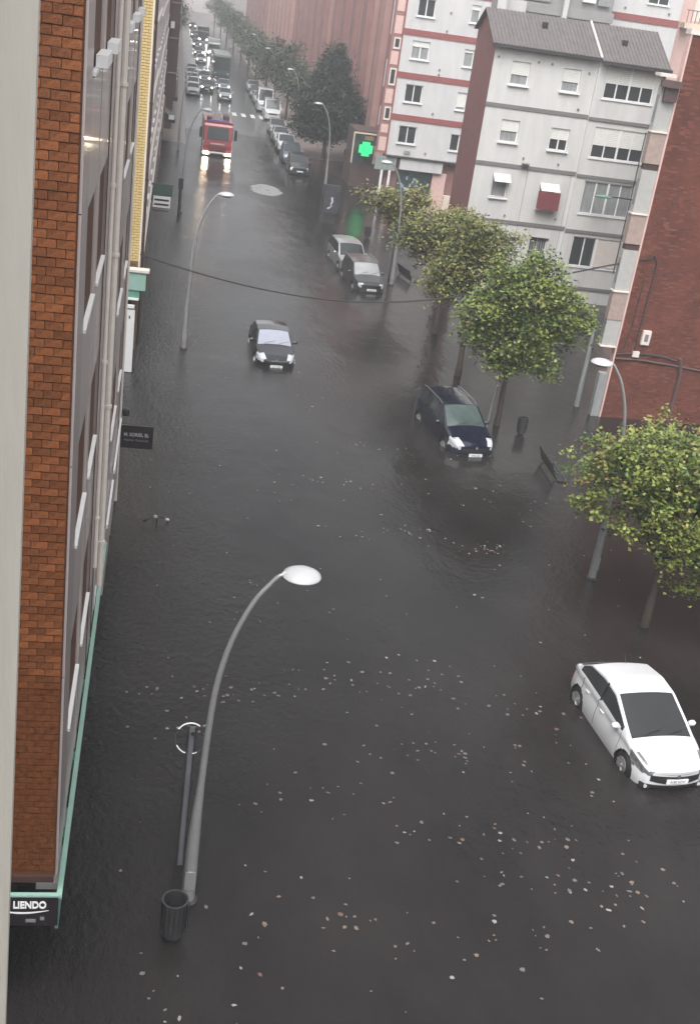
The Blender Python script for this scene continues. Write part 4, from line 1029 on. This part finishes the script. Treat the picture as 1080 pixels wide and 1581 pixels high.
for (x, y, w_, h, m, lb_) in ((6.9, 226, 2.3, 2.9, p_silver, 'pale boxy lorry behind the bus in the mist'), (5.6, 262, 2.4, 3.1, p_grey, 'dark lorry shape far up the street')):
    tr = empty('lorry', (x, y, .04), label=lb_, cat='lorry', group=G3)
    MB().box(-w_/2, w_/2, 0, 2, .4, 2.3).build('cab', m, tr, bevel=.1); MB().box(-w_/2+.15, w_/2-.15, -.03, .02, 1.3, 2.0).build('windshield', m_glass, tr)
    MB().box(-w_/2, w_/2, 2.1, 7.5, .5, h).build('cargo_box', m, tr, bevel=.04)
    for s in (-1, 1):
        MB().box(s*.8-.14, s*.8+.14, -.04, .01, .6, .8).build('headlight', e_headw, tr)
        for yy in (1.0, 6.2): MB().lathe([(.45, 0), (.45, .25)], (s*(w_/2-.14)-.12, yy, .45), 'X', 12).build('wheel', m_tyre, tr)
# ================================================================ STREET FURNITURE
def make_lamp(label, loc, side, s=1.0, z0=-.4, far=False):
    """curved galvanised post with a flat white oval lamp head; side = +1 leans to +X"""
    r = empty('street_lamp', loc, 0, label, 'street lamp', 'curved street lamps with oval heads')
    pts = [(0, z0), (0, .6), (.0, 1.5), (.03, 2.6), (.06, 3.6), (.12, 4.55), (.28, 5.4), (.55, 6.12), (.80, 6.5), (.92, 6.64), (1.02, 6.67)]
    rad = [.12, .115, .105, .062, .055, .05, .045, .04, .036, .034, .032]
    P2, R2 = [], []
    for k in range(len(pts)-1):
        q0, q1, q2, q3 = pts[max(0, k-1)], pts[k], pts[k+1], pts[min(len(pts)-1, k+2)]
        for t in (0, .25, .5, .75):
            P2.append(tuple(.5*(2*q1[c]+(q2[c]-q0[c])*t+(2*q0[c]-5*q1[c]+4*q2[c]-q3[c])*t*t+(3*q1[c]-q0[c]-3*q2[c]+q3[c])*t**3) for c in (0, 1))); R2.append(rad[k]+(rad[k+1]-rad[k])*t)
    P2.append(pts[-1]); R2.append(rad[-1])
    p = MB(); p.tube([(side*x, 0, z) for x, z in P2], R2, 12); p.build('pole', m_metal, r, smooth=True)
    if not far:
        b = MB(); b.box(-.09, .09, -.124, -.11, .35, .75); b.build('access_hatch', m_metal, r)
        b = MB(); b.lathe([(.17, -.4), (.17, .04), (.14, .07)], (0, 0, 0), n=12); b.build('base_ring', m_iron, r, smooth=True)
    h = MB(); h.lathe([(.02, -.07), (.2, -.06), (.30, -.012), (.305, .0), (.29, .035), (.2, .085), (.06, .11), (.01, .112)], (side*1.26, 0, 6.66), n=24, sx=1.0, sy=.95)
    hd_ = h.build('lamp_head', m_disc, r, smooth=True)
    c = MB(); c.lathe([(.03, -.1), (.17, -.085), (.2, -.068)], (side*1.27, 0, 6.66), n=16); c.build('lamp_glass', m_curt, hd_, smooth=True)
    c = MB(); c.tube([(side*.96, 0, 6.665), (side*1.12, 0, 6.685)], [.045, .06], 8); c.build('bracket', m_disc, r, smooth=True)
    return r
make_lamp('large curved street lamp with a white oval head in the foreground, beside the litter bin', (1.2, 15.46, 0), 1)
make_lamp('curved street lamp on the left behind the black car, crossed by the hanging cable', (1.18, 47.77, 0), 1)
make_lamp('curved street lamp on the left in front of the fire engine', (1.0, 77.4, 0), 1)
make_lamp('curved street lamp on the left beside the fire engine cab, on the dry pavement', (.81, 105.5, .1), 1, far=True)
make_lamp('curved street lamp rising through the near right tree, against the red brick wall', (13.26, 28.66, 0), -1)
make_lamp('curved pale street lamp between the shop columns and the dark grey estate car', (12.92, 63.2, 0), -1)
make_lamp('curved street lamp beside the advertising pillar, before the dark evergreen', (12.21, 91.0, 0), -1)
make_lamp('curved street lamp in the leafy row beyond the evergreen', (12.6, 121, .1), -1, far=True)
make_lamp('small curved street lamp further down the leafy row', (12.4, 151, .1), -1, far=True)
make_lamp('farthest curved street lamp showing above the trees on the right', (12.4, 181, .1), -1, far=True)
# dark post beside third lamp
dp = empty('dark_post', (.92, 76.9, 0), label='short dark post standing in the water against the foot of a left street lamp', cat='post')
q = MB(); q.tube([(0, 0, -.4), (0, 0, 2.2)], .1, 10); q.build('post', m_iron, dp, smooth=True); MB().box(-.16, .16, -.1, .1, 1.6, 2.3).build('box', m_iron, dp, bevel=.02)
MB().box(-.1, .1, -.1, .1, .35, .6).build('collar', m_black, dp)
# bus stop style post with a clear ring disc
rp = empty('ring_post', (.99, 16.35, 0), label='slim grey flat post topped by a thin white ring, behind the foreground lamp', cat='post')
MB().box(-.022, .022, -.03, .03, -.4, 3.12).build('stile', m_iron, rp); 
rp2 = MB().box(.115, .145, -.03, .03, -.4, 3.1).build('stile', m_iron, rp)
MB().box(.023, .114, -.012, .012, -.4, 3.1).build('web', mat('blue_grey_web', (.15, .155, .17), .35, var=.2), rp)
rg_ = MB(); N = 40; cx, cz, rr = .045, 2.92, .26
for k in range(N):
    pass
pts = [(cx+rr*math.cos(2*math.pi*k/N), -.09+.59*rr*math.sin(2*math.pi*k/N), cz+.81*rr*math.sin(2*math.pi*k/N)) for k in range(N+1)]
rg_.tube(pts[6:17], .013, 6); rg_.tube(pts[23:29], .010, 6); rg_.tube(pts[31:34], .010, 6)
rg_.build('ring', m_white, rp, smooth=True)
rg2 = MB(); rg2.tube(pts, .005, 5); rg2.build('ring_wire', m_iron, rp, smooth=True)
MB().lathe([(.03, 0), (.03, .03)], (.08, -.06, 2.98), 'Y', 8).build('bolt', m_black, rp)
# litter bins
def bin_(label, x, y, s=1.0, rz=0, stump=False):
    r = empty('litter_bin', (x, y, 0), rz, label, 'litter bin', 'dark cylindrical litter bins')
    q = MB(); n = 20; R0, R1 = .20*s, .215*s
    q.lathe([(.12*s, .10*s), (R0, .12*s), (R0, .18*s), (R1, .80*s), (R1+.012, .805*s), (R1+.012, .845*s), (R1-.02, .845*s), (R0-.03, .22*s), (.05, .20*s)], n=n); q.build('basket', m_iron, r, smooth=True)
    st_ = MB(); 
    for k in range(16):
        a = k*math.pi/8; st_.tube([(math.cos(a)*(R0+.006), math.sin(a)*(R0+.006), .2*s), (math.cos(a)*(R1+.006), math.sin(a)*(R1+.006), .8*s)], .008, 4)
    st_.build('slats', m_black, r)
    q = MB(); q.tube([(0, 0, -.4), (0, 0, .36*s)], .06*s, 10); q.lathe([(.13*s, -.42), (.13*s, .02)], n=12); q.build('foot', m_iron, r, smooth=True)
    q = MB(); q.tube([(R1, 0, .75*s), (R1+.04, 0, .75*s), (R1+.04, 0, .2*s)], .012, 5); q.build('handle', m_iron, r)
    return r
bin_('round dark litter bin, open topped, at the foot of the large foreground lamp', .93, 14.62)
bin_('dark litter bin standing in the water right of the navy people carrier', 14.32, 40.5, .85)
bin_('dark litter bin behind the two parked cars, left of the thin tree', 13.4, 75.8, .9)
# benches, half drowned
def bench(label, x, y, rz):
    r = empty('park_bench', (x, y, 0), rz, label, 'bench', 'half drowned benches')
    for k in range(3): MB().box(-1.0, 1.0, .16+k*.13, .26+k*.13, .02, .055).build('seat_slat', m_iron, r)
    for k in range(3):
        z = .16+k*.16; y0 = -.0-.06*k
        MB().box(-1.0, 1.0, y0-.02, y0+.015, z, z+.12).build('back_slat', m_iron, r)
    for s in (-.85, .85):
        q = MB(); q.tube([(s, .5, -.45), (s, .5, .05), (s, .05, .03), (s, -.15, .68)], .03, 6); q.tube([(s, .1, .03), (s, .0, -.45)], .03, 6)
        q.tube([(s, .5, .05), (s, .5, .25), (s, .02, .3)], .02, 6); q.build('end_frame', m_iron, r, smooth=True)
    return r
bench('half drowned dark bench beside the near right tree', 14.35, 36.9, R_(-92))
bench('half drowned dark bench near the thin tree and pale lamp post', 14.1, 65.4, R_(-78))
# advertising pillar
tp = empty('advertising_pillar', (11.2, 79.5, 0), R_(4), 'dark advertising pillar with a pale figure on its poster, standing in the flood', 'advertising pillar')
MB().box(-.38, .38, -.12, .12, -.4, .62).build('plinth', m_iron, tp)
MB().box(-.6, .6, -.11, .11, .62, 2.6).build('case', m_iron, tp, bevel=.03)
MB().box(-.5, .5, -.118, -.112, .75, 2.48).build('poster', mat('poster_dark', (.06, .06, .075), .25, var=.6, scale=2.2), tp)
ps = MB()
for pl_ in ([(-.05, 1.75), (.08, 1.8), (.14, 1.5), (.02, 1.25), (-.06, 1.3), (.02, 1.5)], [(.02, 1.25), (.1, 1.2), (-.12, .98), (-.25, .98), (-.2, 1.08), (-.05, 1.12)]):
    i = [ps.pt(x, -.122, z) for x, z in pl_]; j_ = [ps.pt(x, -.119, z) for x, z in pl_]; ps.face(i); ps.face(j_[::-1])
    for k in range(6): ps.face((i[k], i[(k+1) % 6], j_[(k+1) % 6], j_[k]))
ps.build('poster_figure', m_wall, tp)
# flood debris
db = empty('bicycle_handlebar', (.37, 30.5, 0), R_(20), 'small dark handlebar with a pale grip poking out of the water near the left shops', 'handlebar')
q = MB(); q.tube([(0, .03, -.4), (0, 0, .34)], .022, 6); q.tube([(-.28, .1, .12), (-.18, .02, .2), (0, 0, .22), (.2, .02, .18), (.3, .08, .1)], .016, 6); q.build('bar', m_black, db, smooth=True)
q = MB(); q.tube([(-.36, .14, .06), (-.26, .09, .14)], .03, 6); q.build('grip', m_black, db, smooth=True)
q = MB(); q.tube([(.29, .08, .1), (.4, .1, .05)], .04, 6); q.build('pale_grip', m_wall, db, smooth=True)
q = MB(); q.lathe([(.01, -.04), (.07, -.02), (.05, .03), (.01, .04)], (-.06, -.02, .27), 'Z', 8); q.build('bell', m_metal, db, smooth=True)
# cable slung across the street
def cat_(pts, n=60):
    P_ = np.array(pts, float); t = np.linspace(0, 1, len(P_)); tt = np.linspace(0, 1, n)
    co = [np.polyfit(t, P_[:, k], 4) for k in range(3)]; return [tuple(float(np.polyval(co[k], u)) for k in range(3)) for u in tt]
cp = cat_([(-.86, 47.0, 4.05), (1.2, 46.2, 3.75), (4.9, 45.1, 3.50), (8.2, 44.9, 3.55), (11.2, 44.6, 4.15), (15.2, 44.0, 5.35), (19.18, 43.42, 6.85)])
q = MB(); q.tube(cp, .032, 6); tag(q.build('hanging_cable', m_cable, smooth=True), 'thick black cable slung across the street from the left facade to the brick gable', 'cable')
# arm lamp fixed on the white building corner
wl = empty('wall_lamp', (25.9, 63.2, 6.2), 0, 'greenish lamp on a horizontal arm in front of the white building gallery windows', 'wall lamp')
q = MB(); q.tube([(.5, .3, .0), (-.9, -.3, .12), (-1.4, -.5, .12)], .04, 6); q.build('arm', m_iron, wl, smooth=True)
q = MB(); q.lathe([(.02, -.06), (.2, -.04), (.28, .03), (.05, .12)], (-1.9, -.6, .1), n=10, sx=2.0); q.build('lamp_head', m_green, wl, smooth=True)
# low pale kerb wall at the foot of the brick building
lw = empty('light_pole', (18.0, 44.6, 0), 0, 'slim pale grey utility pole rising out of the water left of the brick building', 'pole')
q = MB(); q.tube([(0, 0, -.4), (0, 0, 3.4)], [.13, .09], 10); q.build('pole', m_curt, lw, smooth=True)
# person on the pavement, far
def person(label, x, y, z, rz, coat, hoodm):
    r = empty('person', (x, y, z), rz, label, 'person')
    J = {'pel': (0, 0, .93), 'ch': (0, 0, 1.25), 'nk': (0, 0, 1.48), 'hd': (0, -.02, 1.62), 'ht': (0, -.02, 1.74), 'ls': (-.17, 0, 1.4), 'rs': (.17, 0, 1.4), 'le': (-.24, .02, 1.13), 're': (.24, .02, 1.13),
         'lh': (-.2, -.16, .95), 'rh': (.2, -.16, .95), 'lk': (-.1, -.03, .5), 'rk': (.1, .02, .5), 'la': (-.11, .05, .09), 'ra': (.11, .0, .09), 'lf': (-.11, -.12, .04), 'rf': (.11, -.16, .04)}
    E_ = [('pel', 'ch'), ('ch', 'nk'), ('nk', 'hd'), ('hd', 'ht'), ('ch', 'ls'), ('ch', 'rs'), ('ls', 'le'), ('rs', 're'), ('le', 'lh'), ('re', 'rh'), ('pel', 'lk'), ('pel', 'rk'), ('lk', 'la'), ('rk', 'ra'), ('la', 'lf'), ('ra', 'rf')]
    rad = dict(pel=.16, ch=.18, nk=.075, hd=.1, ht=.075, ls=.08, rs=.08, le=.06, re=.06, lh=.04, rh=.04, lk=.075, rk=.075, la=.05, ra=.05, lf=.035, rf=.035)
    ks_ = list(J); me = bpy.data.meshes.new('body'); me.from_pydata([J[k] for k in ks_], [(ks_.index(a), ks_.index(b)) for a, b in E_], [])
    o = bpy.data.objects.new('body', me); COL.objects.link(o); o.parent = r; me.materials.append(coat)
    o.modifiers.new('skin', 'SKIN'); sb_ = o.modifiers.new('sub', 'SUBSURF'); sb_.levels = 1; sb_.render_levels = 1
    me.skin_vertices.new() if hasattr(me.skin_vertices, 'new') else None
    if me.skin_vertices:
        for i, k in enumerate(ks_): me.skin_vertices[0].data[i].radius = (rad[k], rad[k]*.85)
        me.skin_vertices[0].data[0].use_root = True
    q = MB(); q.lathe([(.02, .14), (.09, .1), (.125, .0), (.11, -.1), (.06, -.14)], (0, 0, 1.68), n=12); q.build('hood', hoodm, r, smooth=True)
    q = MB(); q.lathe([(.05, -.08), (.085, -.02), (.08, .06), (.03, .1)], (0, -.055, 1.66), n=10); q.build('face', mat('skin', (.45, .28, .2), .6), r, smooth=True)
    q = MB(); q.lathe([(.17, 0), (.21, -.5), (.19, -.52)], (0, 0, 1.35), n=12, sx=1.1, sy=.8); q.build('coat', coat, r, smooth=True)
    return r
person('person in a dark coat and pale hood standing under the dark evergreen', 16.2, 108.5, .0, 0, mat('dark_coat', (.05, .03, .035), .8), mat('pale_hood', (.4, .36, .38), .8))

# ================================================================ TREES
def leaf_mats(pfx, cols):
    out_ = []
    for i, c_ in enumerate(cols):
        m = mat('%s_leaf_%d' % (pfx, i), c_, .45, var=.25, scale=3)
        b = m.node_tree.nodes['Principled BSDF']; b.inputs['Subsurface Weight'].default_value = 0
        out_.append(m)
    return out_
L_green = leaf_mats('plane', [(.09, .135, .022), (.14, .185, .032), (.20, .23, .045), (.055, .088, .022), (.26, .255, .07), (.18, .125, .045)])
L_olive = leaf_mats('olive', [(.12, .14, .035), (.165, .175, .045), (.21, .21, .06), (.075, .09, .028), (.26, .235, .085), (.18, .115, .045)])
L_dark = leaf_mats('evergreen', [(.016, .027, .018), (.022, .033, .022), (.012, .02, .015), (.028, .04, .027), (.02, .028, .02), (.018, .023, .018)])
L_mid = leaf_mats('street', [(.05, .075, .04), (.065, .09, .045), (.04, .06, .035), (.08, .10, .05), (.055, .07, .04), (.09, .09, .05)])
def make_tree(label, x, y, h0, blobs, trunk_r, mats_, nleaf, ls, seed, lean=0.0, group='street trees', name='street_tree', weights=(5, 5, 3, 4, 2, .6), droop=.35, fork=None, bare=1.0):
    rnd = random.Random(seed); r = empty(name, (x, y, 0), 0, label, 'tree', group)
    t = MB(); fz = fork if fork is not None else h0*.9
    cx = sum(b[0] for b in blobs)/len(blobs)
    t.tube([(0, 0, -.45), (.02, 0, .5), (lean*.4, 0, fz*.6), (lean, 0, fz)], [trunk_r*1.35, trunk_r, trunk_r*.85, trunk_r*.75], 10)
    tips = []
    for b in blobs:
        bx, by, bz, rx, ry_, rz_ = b
        mid = ((lean+bx)/2+rnd.uniform(-.1, .1), by/2, (fz+bz)/2+.1)
        t.tube([(lean, 0, fz-.15), mid, (bx, by, bz)], [trunk_r*.55, trunk_r*.38, trunk_r*.2], 7)
        for k in range(6):
            a = rnd.random()*6.28; e = (bx+math.cos(a)*rx*.8, by+math.sin(a)*ry_*.8, bz+rnd.uniform(-.5, .8)*rz_*.8)
            m2 = ((bx+e[0])/2, (by+e[1])/2, (bz+e[2])/2+.12)
            s = rnd.random()*.6; st = (mid[0]+(bx-mid[0])*s, mid[1]+(by-mid[1])*s, mid[2]+(bz-mid[2])*s)
            t.tube([st, m2, e], [trunk_r*.22, trunk_r*.13, trunk_r*.05], 5)
    t.build('trunk', m_bark, r, smooth='all')
    V = []; F = []; MI = []
    tot = sum(b[3]*b[4]*b[5] for b in blobs)
    cum = []; s_ = 0
    for w in weights: s_ += w; cum.append(s_)
    for b in blobs:
        bx, by, bz, rx, ry_, rz_ = b; nb_ = int(nleaf*(b[3]*b[4]*b[5])/tot)
        ncl = max(8, nb_//26)
        for c_ in range(ncl):
            # twig cluster: direction on an uneven shell
            u = rnd.uniform(-1, 1); a = rnd.random()*6.283; rr = (.45+.6*rnd.random()**.55)
            if rnd.random() < .12: rr *= 1.12
            s2 = math.sqrt(1-u*u); lump = 1+.16*math.sin(3*a+bx*5+by)+.13*math.sin(5*u*2+a*2+seed)
            c0 = (bx+rx*s2*math.cos(a)*rr*lump, by+ry_*s2*math.sin(a)*rr*lump, bz+rz_*u*rr*lump)
            base = rnd.random()*s_; sp = rnd.uniform(.6, 1.3)*ls*2.6
            if rnd.random() > bare: continue
            for q in range(26):
                px, py, pz = (c0[k]+rnd.gauss(0, 1)*sp*(.5 if k < 2 else .33) for k in range(3))
                L = ls*rnd.uniform(.6, 1.25); yaw = rnd.random()*6.283; pit = rnd.uniform(-droop-.4, .5); rol = rnd.uniform(-.7, .7)
                d = Vector((math.cos(yaw)*math.cos(pit), math.sin(yaw)*math.cos(pit), math.sin(pit)))
                s3 = d.cross(Vector((0, 0, 1))).normalized()*math.cos(rol)+Vector((0, 0, 1))*math.sin(rol)
                i = len(V); p = Vector((px, py, pz)); wv = s3*L*.42; nn = d.cross(s3)*L*.12
                V += [tuple(p), tuple(p+d*L*.45+wv+nn), tuple(p+d*L), tuple(p+d*L*.45-wv+nn)]
                F.append((i, i+1, i+2, i+3))
                v = base if rnd.random() < .7 else rnd.random()*s_
                MI.append(next(k for k, cc in enumerate(cum) if v <= cc))
    me = bpy.data.meshes.new('crown'); me.from_pydata(V, [], F)
    for m in mats_: me.materials.append(m)
    me.polygons.foreach_set('material_index', MI); me.update()
    o = bpy.data.objects.new('crown', me); COL.objects.link(o); o.parent = r
    return r
make_tree('leafy green plane tree cut by the right edge, hiding part of a lamp post', 13.9, 26.0, 2.3,
          [(-1.55, .6, 4.1, 1.2, 1.4, 1.1), (-.6, .2, 4.9, 1.4, 1.6, 1.0), (.6, -.4, 4.2, 1.6, 1.6, 1.35), (-.3, -.9, 3.3, 1.2, 1.1, .9), (1.9, .2, 3.6, 1.4, 1.5, 1.3), (1.0, -.9, 2.4, 1.2, 1.0, .9)], .13, L_green, 26000, .125, 1, weights=(4, 5, 4, 3, 3, 1.3))
make_tree('full green plane tree beside the navy people carrier, greenest of the right hand row', 13.57, 41.4, 2.6,
          [(.2, 0, 5.0, 1.5, 1.6, 1.3), (-1.1, .2, 4.4, 1.1, 1.3, 1.0), (1.6, 0, 4.5, 1.2, 1.3, 1.1), (.1, -.5, 3.5, 1.5, 1.3, .9), (.6, .3, 6.2, .7, .9, .8), (-.6, .2, 5.9, .7, .9, .6), (1.9, .2, 5.2, .6, .6, .5), (-1.6, .0, 3.5, .5, .6, .5), (1.1, -.6, 2.8, .7, .6, .5), (-.5, -.7, 2.7, .6, .6, .5)], .12, L_green, 22000, .16, 2, weights=(5, 5, 3, 5, .8, .2))
make_tree('olive green plane tree just behind the greenest one', 13.3, 47.4, 2.4,
          [(-.3, 0, 4.9, 1.35, 1.4, 1.2), (-1.2, .2, 4.1, 1.0, 1.1, .9), (.5, 0, 5.8, 1.2, 1.2, 1.0), (-.6, .1, 6.2, 1.0, 1.0, .8)], .14, L_olive, 12000, .15, 3)
make_tree('thinning olive plane tree between the thin pale lamp and the white building', 13.6, 54.0, 2.4,
          [(-.8, 0, 5.0, 1.3, 1.3, .95), (.5, .2, 5.2, 1.3, 1.3, 1.0), (-1.8, 0, 4.6, 1.0, 1.0, .7), (-.2, .2, 4.2, 1.3, 1.2, .8)], .13, L_olive, 11000, .155, 4, bare=.9)
make_tree('small browning tree with bare lower trunk, left end of the near row', 13.1, 64.6, 2.7,
          [(-1.3, 0, 4.5, 1.05, 1.0, .6), (-.1, .2, 4.2, 1.1, 1.0, .7), (.9, .2, 4.7, 1.0, 1.0, .6), (-.5, .0, 3.6, .8, .8, .45)], .13, L_olive, 4200, .19, 5, weights=(3, 4, 4, 2, 4, 3), bare=.85, fork=2.9)
q = MB(); q.tube([(13.05, 41.0, -.4), (13.2, 41.05, 3.9)], .035, 8); tag(q.build('tree_stake', m_metal, smooth=True), 'thin pale metal stake in the water against the greenest tree trunk', 'stake')
# dark evergreen and the row beyond
make_tree('big dark conical evergreen in front of the rose brick buildings', 14.3, 110.5, 1.5,
          [(0, 0, 7.6, 1.5, 1.5, 2.0), (0, 0, 5.2, 2.6, 2.4, 2.0), (-.5, 0, 3.4, 2.6, 2.3, 1.6), (.8, 0, 4.0, 2.3, 2.2, 2.0), (.1, 0, 9.2, .7, .7, 1.2)], .2, L_dark, 42000, .25, 6, group=None, name='evergreen_tree', fork=2.4, droop=.8)
make_tree('round bushy tree just beyond the evergreen', 13.2, 124, 2, [(0, 0, 4.5, 2.0, 2.0, 1.8), (-.6, 0, 6.0, 1.5, 1.5, 1.3), (1.2, 0, 3.8, 1.6, 1.6, 1.4)], .16, L_mid, 5000, .26, 7)
make_tree('grey green tree behind the white vans', 13.0, 138, 2, [(0, 0, 4.8, 1.9, 1.9, 1.8), (-.4, 0, 6.8, 1.4, 1.4, 1.4), (.3, 0, 8.0, .8, .8, .8)], .16, L_mid, 4200, .28, 8)
make_tree('dark round tree further along the right pavement', 12.6, 153, 2, [(0, 0, 4.8, 1.7, 1.7, 1.7), (.1, 0, 6.6, 1.2, 1.2, 1.1)], .16, L_dark, 3200, .3, 9)
for i, (x, y, h) in enumerate(((12.8, 170, 6.2), (12.4, 188, 6.8), (12.2, 206, 6.6), (12.0, 228, 7.2), (11.5, 250, 7.4), (11.0, 275, 7.6), (10.6, 305, 8.2), (10.0, 340, 8.6))):
    make_tree(['misty street tree past the dark round one', 'second misty street tree down the right', 'third misty street tree down the right', 'fourth misty street tree, level with the bus', 'fifth misty street tree beyond the bus', 'sixth misty street tree beyond the bus', 'very faint street tree near the far end', 'faintest street tree at the far end of the row'][i],
              x, y, 2, [(0, 0, h*.62, 2.0, 2.0, 1.9), (-.6, 0, h*.9, 1.5, 1.5, 1.3), (.8, .3, h*.75, 1.4, 1.4, 1.3)], .17, L_mid, 1700, .42, 20+i)
for i, (x, y) in enumerate(((-.2, 240), (-.4, 300))):
    make_tree(['misty tree at the left kerb far up the street', 'fainter second tree at the left kerb far up the street'][i], x, y, 2, [(0, 0, 5, 1.8, 1.8, 1.9), (.2, 0, 7, 1.4, 1.4, 1.3)], .17, L_mid, 1200, .42, 40+i)

# ================================================================ FLOATING LEAVES
rnd = random.Random(11); lv = MB()
lm = [mat('wet_leaf_tan', (.21, .15, .11), .5), mat('wet_leaf_pale', (.29, .275, .26), .45), mat('wet_leaf_rust', (.16, .085, .07), .5), mat('wet_leaf_grey', (.15, .14, .14), .5)]
def leaf(x, y, s):
    if not (-.3 < x < 26 and 12 < y < 80): return
    a = rnd.random()*6.283; n = rnd.choice((5, 6, 7)); mi = rnd.choices((0, 1, 2, 3), (4, 3, 2, 5))[0]
    z = .004+rnd.random()*.006; c = lv.pt(x, y, z+.012*rnd.random())
    el = rnd.uniform(.45, .95); ring = []
    for k in range(n*2):
        t = k*math.pi/n; r_ = 1.0*s*(1 if k % 2 == 0 else .7)*rnd.uniform(.8, 1.15); px, py = r_*math.cos(t), r_*math.sin(t)*el
        ring.append(lv.pt(x+px*math.cos(a)-py*math.sin(a), y+px*math.sin(a)+py*math.cos(a), z+rnd.uniform(-.002, .012)))
    for k in range(n*2): lv.face((c, ring[k], ring[(k+1) % (n*2)]), mi)
drifts = [(2.0, 21.9, 1.4, .35, 34), (6.3, 22.6, 1.6, .9, 40), (6.8, 17.2, 1.6, .8, 34), (8.6, 16.0, 1.5, .7, 28), (3.8, 18.5, 1.2, 1.2, 16), (9.3, 21.5, 1.6, 1.2, 22), (7.6, 31.0, 1.5, .5, 26), (10.3, 30.2, .6, .35, 26), (6.0, 34.5, 1.6, .6, 20), (8.0, 38.0, 1.4, .7, 14), (3.0, 33.0, 1.5, .9, 12), (1.2, 20.5, .8, .6, 14), (7.2, 14.6, 1.6, .5, 18), (4.0, 14.9, 1.5, .6, 16), (10.5, 15.5, 1.2, .5, 22), (3.4, 27, 1.5, 1.0, 10), (13.0, 34, 1.5, 1.5, 12), (9.2, 19.5, 1.0, .6, 16), (6.4, 20.0, 1.5, .6, 22)]
for cx, cy, sx, sy, n in drifts:
    for k in range(n):
        leaf(cx+rnd.gauss(0, sx)*.85, cy+rnd.gauss(0, sy)*(.25 if k % 3 else .9)+.25*math.sin(k*.7), rnd.choice((.03, .04, .05, .06))*rnd.uniform(.8, 1.15))
for k in range(210):
    y = 12.5+rnd.random()**1.5*50; x = -.2+rnd.random()*(y*.62)
    leaf(x, y, rnd.choice((.022, .03, .04, .055))*rnd.uniform(.8, 1.15))
tag(lv.build('floating_leaves', lm, fix=False), 'small fallen leaves scattered in drifts over the dark flood water', 'fallen leaves', kind='stuff')

# ================================================================ HAZE
hz_ = MB().box(-170, 170, -34, 640, -1.6, 20.5).build('haze', [])
hm = bpy.data.materials.new('rain_haze'); hm.use_nodes = True; n_ = hm.node_tree.nodes; n_.clear()
ho = n_.new('ShaderNodeOutputMaterial'); pv = n_.new('ShaderNodeVolumePrincipled'); pv.inputs['Density'].default_value = HAZE
pv.inputs['Color'].default_value = (.93, .95, .97, 1); pv.inputs['Anisotropy'].default_value = 0.2
hm.node_tree.links.new(pv.outputs[0], ho.inputs['Volume']); hz_.data.materials.clear(); hz_.data.materials.append(hm); tag(hz_, kind='stuff')
bpy.context.view_layer.update()
